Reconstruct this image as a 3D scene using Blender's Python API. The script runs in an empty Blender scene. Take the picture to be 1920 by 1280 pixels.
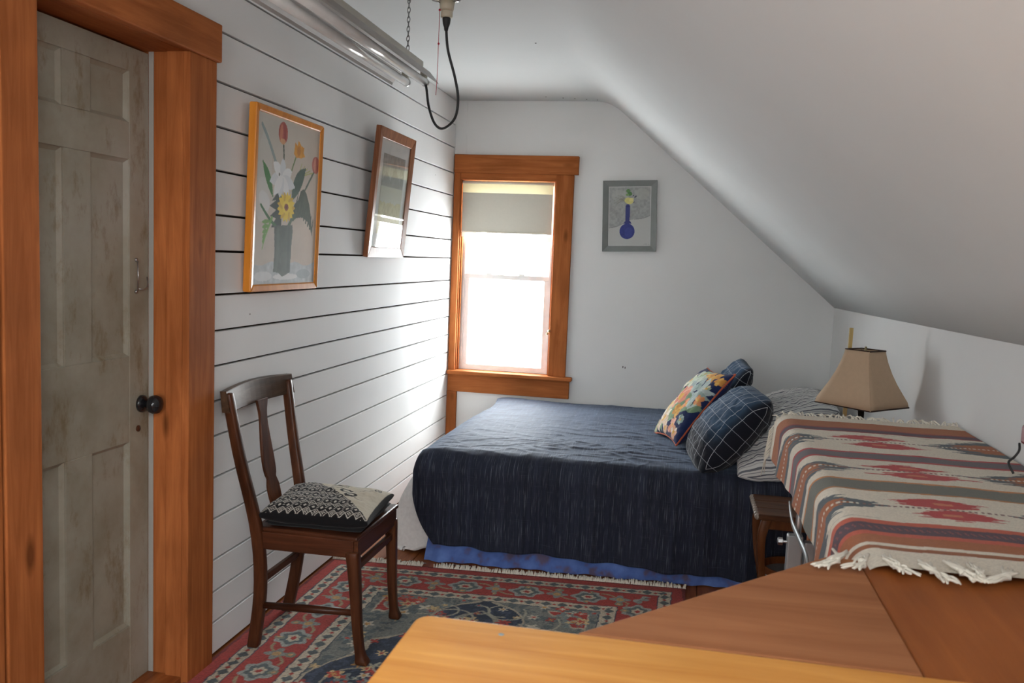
import bpy, math, random
import numpy as np
from mathutils import Vector, Matrix

# ------------------------------------------------------------------ camera
scene = bpy.context.scene
col = scene.collection
cam_data = bpy.data.cameras.new('camera')
cam = bpy.data.objects.new('camera', cam_data)
col.objects.link(cam)
CR = Vector((0.9791656, 0.19901373, 0.04035167))
CU = Vector((-0.05838475, 0.08559125, 0.9946182))
CF = Vector((-0.19448893, 0.97625185, -0.09542738))
cam.matrix_world = Matrix(((CR.x, CU.x, -CF.x, 1.51874), (CR.y, CU.y, -CF.y, 0.0), (CR.z, CU.z, -CF.z, 1.4), (0, 0, 0, 1)))
cam_data.sensor_width = 36.0
cam_data.lens = 30.6545
cam_data.clip_start = 0.02
cam_data.dof.use_dof = True
cam_data.dof.focus_distance = 3.6
cam_data.dof.aperture_fstop = 8.0
scene.camera = cam

# ------------------------------------------------------------------ daylight (bright overcast sky)
world = bpy.data.worlds.new('overcast_sky')
scene.world = world
world.use_nodes = True
bg = world.node_tree.nodes['Background']
bg.inputs['Color'].default_value = (0.96, 0.985, 1.0, 1)
bg.inputs['Strength'].default_value = 34.0

def portal(name, loc, rot, sx, sy):
    d = bpy.data.lights.new(name, 'AREA')
    d.shape = 'RECTANGLE'; d.size = sx; d.size_y = sy
    d.cycles.is_portal = True
    o = bpy.data.objects.new(name, d); col.objects.link(o)
    o.location = loc; o.rotation_euler = rot
    return o
portal('window_portal', (0.36, 5.70, 1.28), (-math.pi/2, 0, 0), 0.66, 1.30)
portal('window_portal.001', (0.80, -1.43, 1.32), (math.pi/2, 0, 0), 0.70, 0.88)  # sampling portal for the added window behind the camera
portal('window_portal.002', (1.675, -0.375, 2.00), (0, math.radians(38.2), 0), 0.76, 1.01)  # sampling portal for the added roof window

# ------------------------------------------------------------------ exposure
vs = scene.view_settings
vs.view_transform = 'Standard'; vs.look = 'None'; vs.gamma = 1.0; vs.use_curve_mapping = False
vs.exposure = 0.0
scene.cycles.use_denoising = True
scene.cycles.max_bounces = 10
scene.cycles.diffuse_bounces = 6
scene.cycles.transparent_max_bounces = 12

# ------------------------------------------------------------------ helpers
rng = random.Random(7)
nr = np.random.RandomState(11)

def lin(c):
    return tuple(((v/255)/12.92 if v/255 <= 0.04045 else ((v/255+0.055)/1.055)**2.4) for v in c)
def linA(a):
    a = np.clip(np.asarray(a, float)/255, 0, 1)
    return np.where(a <= 0.04045, a/12.92, ((a+0.055)/1.055)**2.4)

def tag(o, label=None, cat=None, group=None, kind=None):
    if label: o['label'] = label
    if cat: o['category'] = cat
    if group: o['group'] = group
    if kind: o['kind'] = kind
    return o

def empty(name, loc=(0, 0, 0), label=None, cat=None, group=None, kind=None):
    o = bpy.data.objects.new(name, None)
    o.empty_display_size = 0.05
    col.objects.link(o); o.location = loc
    return tag(o, label, cat, group, kind)

def link(name, me, mat=None, parent=None, smooth=False, bevel=0, seg=2):
    o = bpy.data.objects.new(name, me)
    col.objects.link(o)
    if mat is not None and not me.materials: me.materials.append(mat)
    if parent is not None:
        o.parent = parent
        if parent.type == 'EMPTY': o.matrix_parent_inverse = Matrix.Translation(-Vector(parent.location))
    if smooth:
        me.polygons.foreach_set('use_smooth', [True]*len(me.polygons))
    if bevel:
        m = o.modifiers.new('bevel', 'BEVEL'); m.width = bevel; m.segments = seg; m.limit_method = 'ANGLE'; m.angle_limit = 0.7
    return o

class MB:
    """collects shapes, builds one mesh object (coordinates are world metres)"""
    def __init__(s, f=None): s.v = []; s.f = []; s.t = f
    def add(s, vs_, fs):
        n = len(s.v)
        s.v += [tuple(s.t(*p)) if s.t else tuple(p) for p in vs_]
        s.f += [tuple(i+n for i in q) for q in fs]
        return s
    def box(s, x0, x1, y0, y1, z0, z1):
        return s.add([(x0,y0,z0),(x1,y0,z0),(x1,y1,z0),(x0,y1,z0),(x0,y0,z1),(x1,y0,z1),(x1,y1,z1),(x0,y1,z1)],
                     [(0,3,2,1),(4,5,6,7),(0,1,5,4),(1,2,6,5),(2,3,7,6),(3,0,4,7)])
    def prism(s, pts, ext):
        """closed polygon pts (3d) extruded by vector ext"""
        n = len(pts); e = Vector(ext)
        a = [tuple(p) for p in pts]; b = [tuple(Vector(p)+e) for p in pts]
        return s.add(a+b, [tuple(range(n-1,-1,-1)), tuple(range(n,2*n))]+[(i,(i+1)%n,n+(i+1)%n,n+i) for i in range(n)])
    def tube(s, pts, rads, n=10, cap=True, closed=False):
        pts = [Vector(p) for p in pts]
        if not hasattr(rads, '__len__'): rads = [rads]*len(pts)
        vs_ = []; up = None
        m = len(pts)
        for i, p in enumerate(pts):
            a = pts[(i-1) % m] if (i > 0 or closed) else pts[0]
            b = pts[(i+1) % m] if (i < m-1 or closed) else pts[-1]
            d = (b-a).normalized()
            if up is None:
                up = Vector((0,0,1)) if abs(d.z) < 0.9 else Vector((1,0,0))
            x = d.cross(up).normalized(); y = x.cross(d).normalized(); up = y
            for k in range(n):
                t = 2*math.pi*k/n
                vs_.append(tuple(p + x*(rads[i]*math.cos(t)) + y*(rads[i]*math.sin(t))))
        fs = []
        for i in range(m if closed else m-1):
            j = (i+1) % m
            for k in range(n):
                fs.append((i*n+k, i*n+(k+1)%n, j*n+(k+1)%n, j*n+k))
        if cap and not closed:
            fs.append(tuple(range(n-1,-1,-1))); fs.append(tuple((m-1)*n+k for k in range(n)))
        return s.add(vs_, fs)
    def lathe(s, prof, c=(0,0,0), n=24, axis='z'):
        vs_ = []
        for r, h in prof:
            for k in range(n):
                t = 2*math.pi*k/n
                a, b = r*math.cos(t), r*math.sin(t)
                p = (a,b,h) if axis == 'z' else ((h,a,b) if axis == 'x' else (a,h,b))
                vs_.append((p[0]+c[0], p[1]+c[1], p[2]+c[2]))
        fs = []
        for i in range(len(prof)-1):
            for k in range(n): fs.append((i*n+k, i*n+(k+1)%n, (i+1)*n+(k+1)%n, (i+1)*n+k))
        fs.append(tuple(range(n-1,-1,-1))); fs.append(tuple((len(prof)-1)*n+k for k in range(n)))
        return s.add(vs_, fs)
    def bar(s, path, sizes, ax=(1,0,0), ay=(0,1,0)):
        """rectangular section swept along path, section axes fixed; sizes (a,b) full widths"""
        ax = Vector(ax); ay = Vector(ay); vs_ = []
        for p, (a, b) in zip(path, sizes):
            p = Vector(p)
            for i, j in ((-1,-1),(1,-1),(1,1),(-1,1)): vs_.append(tuple(p + ax*(i*a/2) + ay*(j*b/2)))
        m = len(path)
        fs = [(3,2,1,0), tuple((m-1)*4+k for k in range(4))]
        for i in range(m-1):
            for k in range(4): fs.append((i*4+k, i*4+(k+1)%4, (i+1)*4+(k+1)%4, (i+1)*4+k))
        return s.add(vs_, fs)
    def mesh(s, name):
        me = bpy.data.meshes.new(name)
        me.from_pydata(s.v, [], s.f); me.update()
        import bmesh as _b
        bm = _b.new(); bm.from_mesh(me); _b.ops.recalc_face_normals(bm, faces=bm.faces); bm.to_mesh(me); bm.free()
        return me
    def build(s, name, mat, parent=None, smooth=False, bevel=0, seg=2):
        return link(name, s.mesh(name), mat, parent, smooth, bevel, seg)

def spline(pts, n):
    """catmull-rom through pts (lists of floats), n samples"""
    P = np.asarray(pts, float); m = len(P)
    out = []
    for t in np.linspace(0, m-1, n):
        i = min(int(t), m-2); f = t-i
        p0, p1, p2, p3 = P[max(i-1,0)], P[i], P[i+1], P[min(i+2,m-1)]
        out.append(0.5*((2*p1)+(-p0+p2)*f+(2*p0-5*p1+4*p2-p3)*f*f+(-p0+3*p1-3*p2+p3)*f**3))
    return np.array(out)

def set_cols(me, C):
    a = me.color_attributes.new('Col', 'FLOAT_COLOR', 'POINT')
    n = len(me.vertices)
    q = np.ones((n, 4), np.float32); q[:, :3] = C.reshape(-1, 3)
    a.data.foreach_set('color', q.ravel())

def grid_mesh(name, P, C=None, flip=False, uv=None):
    ny, nx = P.shape[:2]
    me = bpy.data.meshes.new(name)
    me.vertices.add(ny*nx); me.vertices.foreach_set('co', P.reshape(-1).astype(np.float32))
    i = np.arange(ny*nx).reshape(ny, nx)
    q = np.stack([i[:-1,:-1], i[:-1,1:], i[1:,1:], i[1:,:-1]], -1).reshape(-1, 4)
    if flip: q = q[:, ::-1]
    nf = len(q)
    me.loops.add(nf*4); me.loops.foreach_set('vertex_index', q.ravel().astype(np.int32))
    me.polygons.add(nf); me.polygons.foreach_set('loop_start', np.arange(0, nf*4, 4, dtype=np.int32))
    me.update(calc_edges=True); me.validate()
    if C is not None: set_cols(me, C)
    if uv is not None:
        l = me.uv_layers.new(name='UVMap')
        l.data.foreach_set('uv', uv.reshape(-1, 2)[q.ravel()].ravel().astype(np.float32))
    me.polygons.foreach_set('use_smooth', [True]*len(me.polygons))
    return me

def vnoise(x, y, seed=0):
    x = np.asarray(x, float); y = np.asarray(y, float)
    xi = np.floor(x).astype(int); yi = np.floor(y).astype(int); fx = x-xi; fy = y-yi
    def h(a, b):
        n = (a*374761393 + b*668265263 + seed*1442695041) & 0x7fffffff
        n = ((n ^ (n >> 13))*1274126177) & 0x7fffffff
        return ((n ^ (n >> 16)) & 0xffff)/65535.0
    sx = fx*fx*(3-2*fx); sy = fy*fy*(3-2*fy)
    return (h(xi,yi)*(1-sx)+h(xi+1,yi)*sx)*(1-sy) + (h(xi,yi+1)*(1-sx)+h(xi+1,yi+1)*sx)*sy
def fbm(x, y, seed=0, o=4):
    r = 0; a = 0.5
    for k in range(o): r = r + a*vnoise(x*2**k, y*2**k, seed+k*17); a *= 0.5
    return r

# ------------------------------------------------------------------ materials
def nodes(name):
    m = bpy.data.materials.new(name); m.use_nodes = True
    nt = m.node_tree
    b = nt.nodes['Principled BSDF']
    return m, nt, b, (lambda t, **k: _node(nt, t, k))
def _node(nt, t, k):
    n = nt.nodes.new(t)
    for a, v in k.items():
        if a in n.inputs: n.inputs[a].default_value = v
        else: setattr(n, a, v)
    return n
def ramp(nt, src, stops):
    r = nt.nodes.new('ShaderNodeValToRGB')
    e = r.color_ramp.elements
    while len(e) < len(stops): e.new(0.5)
    for i, (p, c) in enumerate(stops):
        e[i].position = p; e[i].color = (*c, 1) if len(c) == 3 else c
    nt.links.new(src, r.inputs['Fac'])
    return r
def coords(nt, scale=(1,1,1), rot=(0,0,0)):
    tc = nt.nodes.new('ShaderNodeTexCoord'); mp = nt.nodes.new('ShaderNodeMapping')
    mp.inputs['Scale'].default_value = scale; mp.inputs['Rotation'].default_value = rot
    nt.links.new(tc.outputs['Object'], mp.inputs['Vector'])
    return mp.outputs['Vector']
def mixc(nt, fac, a, b, mode='MIX'):
    m = nt.nodes.new('ShaderNodeMix'); m.data_type = 'RGBA'; m.blend_type = mode
    for s, v in ((0, fac), (6, a), (7, b)):
        if isinstance(v, (int, float)): m.inputs[s].default_value = v
        elif isinstance(v, tuple): m.inputs[s].default_value = (*v, 1) if len(v) == 3 else v
        else: nt.links.new(v, m.inputs[s])
    return m.outputs[2]
def bump(nt, b, h, strength=0.2, dist=0.01):
    n = nt.nodes.new('ShaderNodeBump'); n.inputs['Strength'].default_value = strength; n.inputs['Distance'].default_value = dist
    nt.links.new(h, n.inputs['Height']); nt.links.new(n.outputs['Normal'], b.inputs['Normal'])
    return n

def wood(name, dark, light, axis='z', rough=0.45, knots=0.0, scale=1.0, blotch=0.35, coat=0.0, spec=0.2):
    m, nt, b, N = nodes(name)
    s = {'x': (1.2,16,16), 'y': (16,1.2,16), 'z': (16,16,1.2)}[axis]
    v = coords(nt, tuple(k*scale for k in s))
    n1 = N('ShaderNodeTexNoise', Scale=2.2, Detail=7.0, Roughness=0.62, Distortion=0.7); nt.links.new(v, n1.inputs['Vector'])
    r = ramp(nt, n1.outputs['Fac'], [(0.28, dark), (0.52, tuple((a+c)/2 for a, c in zip(dark, light))), (0.72, light)])
    v2 = coords(nt, (2,2,2))
    n2 = N('ShaderNodeTexNoise', Scale=1.6, Detail=3.0); nt.links.new(v2, n2.inputs['Vector'])
    r2 = ramp(nt, n2.outputs['Fac'], [(0.3, (1-blotch,)*3), (0.7, (1,1,1))])
    c = mixc(nt, 1.0, r.outputs['Color'], r2.outputs['Color'], 'MULTIPLY')
    if knots:
        ks = {'x': (2.2,6,6), 'y': (6,2.2,6), 'z': (6,6,2.2)}[axis]
        vk = coords(nt, tuple(k*scale for k in ks))
        vo = N('ShaderNodeTexVoronoi', Scale=1.0); nt.links.new(vk, vo.inputs['Vector'])
        rk = ramp(nt, vo.outputs['Distance'], [(0.05, (1,1,1)), (0.13, (0,0,0))])
        fm = nt.nodes.new('ShaderNodeMath'); fm.operation = 'MULTIPLY'; fm.inputs[1].default_value = knots
        nt.links.new(rk.outputs['Color'], fm.inputs[0])
        c = mixc(nt, fm.outputs[0], c, tuple(k*0.35 for k in dark))
    nt.links.new(c, b.inputs['Base Color'])
    b.inputs['Roughness'].default_value = rough; b.inputs['Specular IOR Level'].default_value = spec
    if coat: b.inputs['Coat Weight'].default_value = coat; b.inputs['Coat Roughness'].default_value = 0.3
    bump(nt, b, n1.outputs['Fac'], 0.12, 0.004)
    return m

def paint(name, c, rough=0.55, var=0.06, specks=False, bscale=30, bstr=0.08, spec=0.35):
    m, nt, b, N = nodes(name)
    v = coords(nt)
    n = N('ShaderNodeTexNoise', Scale=2.3, Detail=4.0); nt.links.new(v, n.inputs['Vector'])
    r = ramp(nt, n.outputs['Fac'], [(0.3, tuple(k*(1-var) for k in c)), (0.7, c)])
    out = r.outputs['Color']
    if specks:
        vo = N('ShaderNodeTexVoronoi', Scale=5.5); nt.links.new(coords(nt, (1,1,1.6)), vo.inputs['Vector'])
        rk = ramp(nt, vo.outputs['Distance'], [(0.028, (1,1,1)), (0.042, (0,0,0))])
        n3 = N('ShaderNodeTexNoise', Scale=1.7, Detail=1.0); nt.links.new(v, n3.inputs['Vector'])
        r3 = ramp(nt, n3.outputs['Fac'], [(0.5, (0,0,0)), (0.56, (1,1,1))])
        out = mixc(nt, mixc(nt, 1.0, rk.outputs['Color'], r3.outputs['Color'], 'MULTIPLY'), out, (0.12,0.10,0.09))
    nt.links.new(out, b.inputs['Base Color'])
    b.inputs['Roughness'].default_value = rough
    b.inputs['Specular IOR Level'].default_value = spec
    nb = N('ShaderNodeTexNoise', Scale=float(bscale), Detail=3.0); nt.links.new(v, nb.inputs['Vector'])
    bump(nt, b, nb.outputs['Fac'], bstr, 0.004)
    return m

def plain(name, c, rough=0.5, metal=0.0, spec=0.5):
    m, nt, b, N = nodes(name)
    v = coords(nt)
    n = N('ShaderNodeTexNoise', Scale=14.0, Detail=3.0); nt.links.new(v, n.inputs['Vector'])
    r = ramp(nt, n.outputs['Fac'], [(0.3, tuple(k*0.88 for k in c)), (0.7, c)])
    nt.links.new(r.outputs['Color'], b.inputs['Base Color'])
    b.inputs['Roughness'].default_value = rough; b.inputs['Metallic'].default_value = metal
    b.inputs['Specular IOR Level'].default_value = spec
    return m

def vcol(name, rough=0.85, bscale=350, bstr=0.25, spec=0.2, sheen=0.0):
    m, nt, b, N = nodes(name)
    a = N('ShaderNodeVertexColor', layer_name='Col')
    nt.links.new(a.outputs['Color'], b.inputs['Base Color'])
    b.inputs['Roughness'].default_value = rough; b.inputs['Specular IOR Level'].default_value = spec
    b.inputs['Sheen Weight'].default_value = sheen
    n = N('ShaderNodeTexNoise', Scale=float(bscale), Detail=2.0); nt.links.new(coords(nt), n.inputs['Vector'])
    bump(nt, b, n.outputs['Fac'], bstr, 0.002)
    return m

def fabric(name, c, rough=0.9, var=0.1, sheen=0.1, translucent=0.0):
    m, nt, b, N = nodes(name)
    v = coords(nt)
    n = N('ShaderNodeTexNoise', Scale=60.0, Detail=4.0); nt.links.new(v, n.inputs['Vector'])
    r = ramp(nt, n.outputs['Fac'], [(0.3, tuple(k*(1-var) for k in c)), (0.7, c)])
    nt.links.new(r.outputs['Color'], b.inputs['Base Color'])
    b.inputs['Roughness'].default_value = rough; b.inputs['Specular IOR Level'].default_value = 0.15
    b.inputs['Sheen Weight'].default_value = sheen
    nb = N('ShaderNodeTexNoise', Scale=400.0, Detail=1.0); nt.links.new(v, nb.inputs['Vector'])
    bump(nt, b, nb.outputs['Fac'], 0.15, 0.002)
    if translucent:
        t = N('ShaderNodeBsdfTranslucent'); nt.links.new(r.outputs['Color'], t.inputs['Color'])
        mx = N('ShaderNodeMixShader', Fac=translucent)
        out = nt.nodes['Material Output']
        nt.links.new(b.outputs[0], mx.inputs[1]); nt.links.new(t.outputs[0], mx.inputs[2]); nt.links.new(mx.outputs[0], out.inputs[0])
    return m

def clear_glass(name, refl=1.0):
    m, nt, b, N = nodes(name)
    nt.nodes.remove(b)
    t = N('ShaderNodeBsdfTransparent', Color=(0.97,0.98,0.98,1)); g = N('ShaderNodeBsdfGlossy', Roughness=0.02)
    lw = N('ShaderNodeLayerWeight', Blend=0.5)                 # thin sheet: Schlick reflectance, same from both sides
    p5 = N('ShaderNodeMath', operation='POWER'); p5.inputs[1].default_value = 5.0; nt.links.new(lw.outputs['Facing'], p5.inputs[0])
    f = N('ShaderNodeMath', operation='MULTIPLY_ADD'); f.inputs[1].default_value = 0.9*refl; f.inputs[2].default_value = 0.04*refl
    nt.links.new(p5.outputs[0], f.inputs[0])
    mx = N('ShaderNodeMixShader'); nt.links.new(f.outputs[0], mx.inputs[0])
    nt.links.new(t.outputs[0], mx.inputs[1]); nt.links.new(g.outputs[0], mx.inputs[2])
    nt.links.new(mx.outputs[0], nt.nodes['Material Output'].inputs[0])
    return m

def door_paint():
    m, nt, b, N = nodes('door_worn_paint')
    v = coords(nt)
    n = N('ShaderNodeTexNoise', Scale=2.0, Detail=6.0, Roughness=0.65); nt.links.new(v, n.inputs['Vector'])
    r = ramp(nt, n.outputs['Fac'], [(0.3, lin((122,112,92))), (0.55, lin((156,151,136))), (0.75, lin((170,167,158)))])
    n2 = N('ShaderNodeTexNoise', Scale=9.0, Detail=8.0, Roughness=0.75); nt.links.new(coords(nt, (1,1,0.45)), n2.inputs['Vector'])
    r2 = ramp(nt, n2.outputs['Fac'], [(0.54, (0,0,0)), (0.68, (1,1,1))])
    f = nt.nodes.new('ShaderNodeMath'); f.operation = 'MULTIPLY'; f.inputs[1].default_value = 0.75
    nt.links.new(r2.outputs['Color'], f.inputs[0])
    c = mixc(nt, f.outputs[0], r.outputs['Color'], lin((110,88,50)))
    vo = N('ShaderNodeTexVoronoi', Scale=4.0); nt.links.new(coords(nt, (1,1,0.8)), vo.inputs['Vector'])
    rk = ramp(nt, vo.outputs['Distance'], [(0.03, (1,1,1)), (0.045, (0,0,0))])
    n3 = N('ShaderNodeTexNoise', Scale=3.1, Detail=1.0); nt.links.new(v, n3.inputs['Vector'])
    r3 = ramp(nt, n3.outputs['Fac'], [(0.55, (0,0,0)), (0.6, (1,1,1))])
    c = mixc(nt, mixc(nt, 1.0, rk.outputs['Color'], r3.outputs['Color'], 'MULTIPLY'), c, lin((200,198,190)))
    nt.links.new(c, b.inputs['Base Color']); b.inputs['Roughness'].default_value = 0.5
    bump(nt, b, n2.outputs['Fac'], 0.15, 0.003)
    return m

M = {}
M['orange'] = wood('orange_stained_fir', lin((150,84,44)), lin((192,116,66)), 'z', 0.62, 0.8, 1.0, 0.3, spec=0.05)
M['orange_x'] = wood('orange_stained_fir_x', lin((150,84,44)), lin((192,116,66)), 'x', 0.62, 0.8, 1.0, 0.3, spec=0.05)
M['orange_y'] = wood('orange_stained_fir_y', lin((150,84,44)), lin((192,116,66)), 'y', 0.62, 0.8, 1.0, 0.3, spec=0.05)
M['pine'] = wood('honey_pine', lin((190,122,50)), lin((220,158,80)), 'x', 0.5, 0.6, 0.9, 0.18)
M['plywood'] = wood('brown_plywood', lin((146,92,58)), lin((174,116,78)), 'x', 0.6, 0.1, 0.6, 0.2, spec=0.1)
M['plywood_y'] = wood('brown_plywood_y', lin((142,78,36)), lin((168,98,48)), 'y', 0.5, 0.1, 0.6, 0.25, spec=0.12)
M['floor'] = wood('floor_fir', lin((120,62,28)), lin((178,106,58)), 'y', 0.4, 0.2, 0.9, 0.3)
M['chair'] = wood('dark_oak', lin((56,29,17)), lin((106,62,38)), 'z', 0.33, 0.0, 1.0, 0.45)
M['chair_y'] = wood('dark_oak_y', lin((56,29,17)), lin((106,62,38)), 'y', 0.33, 0.0, 1.0, 0.45)
M['chair_x'] = wood('dark_oak_x', lin((50,26,16)), lin((96,54,34)), 'x', 0.33, 0.0, 1.0, 0.45)
M['crest'] = wood('greyish_oak', lin((62,42,30)), lin((104,80,62)), 'y', 0.3, 0.0, 1.0, 0.4)  # greyer oak tone used for the crest rail
M['plank'] = paint('white_plank_paint', (0.79,0.79,0.785), 0.75, 0.05, True, 22, 0.06, 0.12)
M['gap'] = plain('dark_gap', (0.035,0.022,0.015), 0.95, 0, 0.1)
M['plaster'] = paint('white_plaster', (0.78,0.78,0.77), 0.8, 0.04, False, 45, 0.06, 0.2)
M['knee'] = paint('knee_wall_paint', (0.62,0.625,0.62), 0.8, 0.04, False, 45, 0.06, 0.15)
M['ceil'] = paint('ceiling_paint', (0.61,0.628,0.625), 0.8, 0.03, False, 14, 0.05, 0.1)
M['door'] = door_paint()
M['whitepaint'] = paint('white_trim_paint', lin((168,165,158)), 0.5, 0.1, False, 60, 0.2)
M['vinyl'] = plain('white_vinyl', (0.92,0.92,0.91), 0.45)
M['glass'] = clear_glass('window_glass')
M['picglass'] = clear_glass('picture_glass', 0.8)
M['black'] = plain('black_porcelain', (0.012,0.012,0.014), 0.12)
M['rubber'] = plain('black_rubber', (0.016,0.016,0.017), 0.55)
M['steel'] = plain('steel', (0.42,0.42,0.42), 0.3, 1.0)
M['chain'] = plain('chain_steel', (0.22,0.22,0.22), 0.4, 1.0)
M['galv'] = plain('galvanised_steel', (0.33,0.35,0.36), 0.5, 0.7)
M['enamel'] = plain('cream_enamel', lin((188,184,172)), 0.35)
M['tube'] = plain('fluorescent_glass', lin((214,214,212)), 0.12)
M['reflector'] = plain('reflector_white', lin((165,160,155)), 0.4)
M['brass'] = plain('brass', (0.45,0.36,0.2), 0.35, 1.0)
M['porcelain'] = plain('old_porcelain', lin((196,186,164)), 0.3)
M['redstring'] = plain('red_string', lin((176,40,56)), 0.8)
M['frame1'] = wood('yellow_varnished_pine', lin((198,118,34)), lin((226,148,58)), 'z', 0.3, 0.0, 0.8, 0.15)
M['frame2'] = wood('red_oak', lin((112,66,40)), lin((160,104,72)), 'z', 0.4, 0.0, 1.3, 0.2)
M['frame3'] = plain('grey_painted_frame', lin((128,132,130)), 0.45)
M['paper'] = vcol('painted_paper', 0.6, 300, 0.05, 0.3)
M['weave'] = vcol('woven_wool', 0.95, 500, 0.5, 0.1, 0.15)
M['rug'] = vcol('rug_pile', 0.98, 420, 0.6, 0.05, 0.1)
M['print'] = vcol('printed_cotton', 0.9, 600, 0.25, 0.15, 0.1)
M['white_cotton'] = fabric('white_cotton', (0.9,0.9,0.89))
M['cream_fringe'] = fabric('cream_yarn', lin((222,216,202)))
M['mattress'] = fabric('mattress_ticking', (0.5,0.5,0.52))
def ruffle_mat():
    m, nt, b, N = nodes('blue_ruffle')
    n = N('ShaderNodeTexNoise', Scale=11.0, Detail=3.0); nt.links.new(coords(nt), n.inputs['Vector'])
    r = ramp(nt, n.outputs['Fac'], [(0.36, lin((92,82,108))), (0.45, lin((78,104,170))), (0.65, lin((100,130,196)))])
    nt.links.new(r.outputs['Color'], b.inputs['Base Color']); b.inputs['Roughness'].default_value = 0.8
    return m
M['blue'] = ruffle_mat()
M['shade'] = fabric('roller_shade_cloth', lin((190,186,174)), 0.85, 0.03, 0.0, 0.009)
M['shadehem'] = fabric('shade_hem', lin((232,226,212)), 0.8, 0.03, 0.0, 0.08)
M['lampshade'] = fabric('beige_lampshade', lin((208,182,154)), 0.85, 0.05, 0.05, 0.2)
M['lamptrim'] = fabric('dark_brown_trim', lin((58,40,32)))
M['coral'] = fabric('coral_piping', lin((186,92,66)))
M['bronze'] = plain('dark_bronze', (0.02,0.016,0.014), 0.35, 0.4)
M['stand'] = wood('walnut_stand', lin((74,44,26)), lin((124,82,54)), 'x', 0.4, 0.0, 1.0, 0.35)
M['standleg'] = wood('walnut_leg', lin((80,44,22)), lin((132,80,44)), 'z', 0.35, 0.0, 1.0, 0.35)
M['carved'] = plain('worn_carved_edge', lin((150,140,130)), 0.35)
M['stick'] = wood('pale_stick', lin((170,146,92)), lin((206,184,130)), 'z', 0.5, 0.0, 2.0, 0.1)
M['basket'] = wood('brown_bucket', lin((96,50,24)), lin((146,86,46)), 'z', 0.45, 0.0, 1.0, 0.3)
M['red'] = plain('dark_red_plastic', lin((120,20,30)), 0.4)
M['blackcloth'] = fabric('black_cotton', (0.012,0.012,0.013))

# ================================================================== THE ROOM
L = 5.5075          # back wall
XR = 2.383          # knee wall
ZC = 2.385          # flat ceiling
YF = -1.3           # wall behind the camera
def zknee(y): return 1.178 + (L-y)*0.0158

# floor: boards on a dark sub-floor
floor = MB().box(-0.2, XR+0.1, YF-0.1, L+0.15, -0.06, -0.021).build('floor', M['gap'])
tag(floor, 'orange-brown wooden floor under the patterned rug', kind='structure')
fx = -0.16; k = 0
while fx < XR+0.05:
    w = 0.128
    MB().box(fx, fx+w-0.003, YF-0.05, L+0.1, -0.02, 0.0 - 0.0006*(k % 3)).build('floor_board', M['floor'], floor, bevel=0.0015, seg=1)
    fx += w; k += 1

# left wall: dark backing, white planks one by one
DY0, DY1, DZ = 1.79, 2.432, 1.975        # door opening
wl = MB()
wl.box(-0.26, -0.0215, YF-0.1, DY0-0.04, 0, ZC+0.05)
wl.box(-0.26, -0.0215, DY1+0.03, L+0.14, 0, ZC+0.05)
wl.box(-0.26, -0.0215, DY0-0.04, DY1+0.03, DZ+0.03, ZC+0.05)
wall_left = tag(wl.build('wall_left', M['gap']), 'wall of white painted horizontal planks with dark gaps beside the door', kind='structure')
ZP = [0.0,0.12,0.229,0.341,0.484,0.626,0.768,0.885,1.003,1.12,1.239,1.382,1.5,1.643,1.783,1.926,2.086,2.230,ZC]
for i in range(len(ZP)-1):
    z0, z1 = ZP[i]+0.0038, ZP[i+1]-0.0038
    if i == len(ZP)-2: z1 = ZC-0.002
    if i == 0: z0 = 0.012
    segs = [(YF, 1.60), (2.50, L-0.004)] if ZP[i] < 1.99 else [(YF, L-0.004)]
    for a, b in segs:
        dx = rng.uniform(-0.0015, 0.0005)
        MB().box(-0.021, dx, a, b, z0, z1).build('plank', M['plank'], wall_left, bevel=0.0012, seg=1)

def wallpoly(name, y0, y1, polys, mat):
    mb = MB()
    for p in polys: mb.prism([(x, y0, z) for x, z in p], (0, y1-y0, 0))
    return mb.build(name, mat)
# back wall with the window opening
WX0, WX1, WZ0, WZ1 = 0.040, 0.672, 0.650, 1.905
slope = (zknee(L)-ZC)/(XR-0.985)
def zs(x): return ZC if x < 0.985 else ZC+(x-0.985)*slope
wb = wallpoly('wall_back', L, L+0.14, [
    [(-0.26,0),(WX0,0),(WX0,ZC+0.03),(-0.26,ZC+0.03)],
    [(WX0,0),(WX1,0),(WX1,WZ0),(WX0,WZ0)],
    [(WX0,WZ1),(WX1,WZ1),(WX1,ZC+0.03),(WX0,ZC+0.03)],
    [(WX1,0),(XR+0.06,0),(XR+0.06,zs(XR+0.06)+0.03),(0.985,ZC+0.03),(WX1,ZC+0.03)]], M['plaster'])
tag(wb, 'pale grey plaster gable wall behind the bed', kind='structure')
MB().box(0.0, 0.074, L-0.004, L-0.0003, 2.05, ZC).build('corner_strip', M['plaster'], wb)
# knee wall
mb = MB(); mb.add([(XR,YF-0.1,0),(XR,L+0.1,0),(XR,L+0.1,zknee(L+0.1)+0.02),(XR,YF-0.1,zknee(YF)+0.02),
                   (XR+0.1,YF-0.1,0),(XR+0.1,L+0.1,0),(XR+0.1,L+0.1,zknee(L+0.1)-0.04),(XR+0.1,YF-0.1,zknee(YF)-0.04)],
                  [(0,1,2,3),(7,6,5,4),(0,4,5,1),(3,2,6,7),(0,3,7,4),(1,5,6,2)])
tag(mb.build('wall_right', M['knee']), 'low pale grey knee wall under the sloping ceiling', kind='structure')
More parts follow.
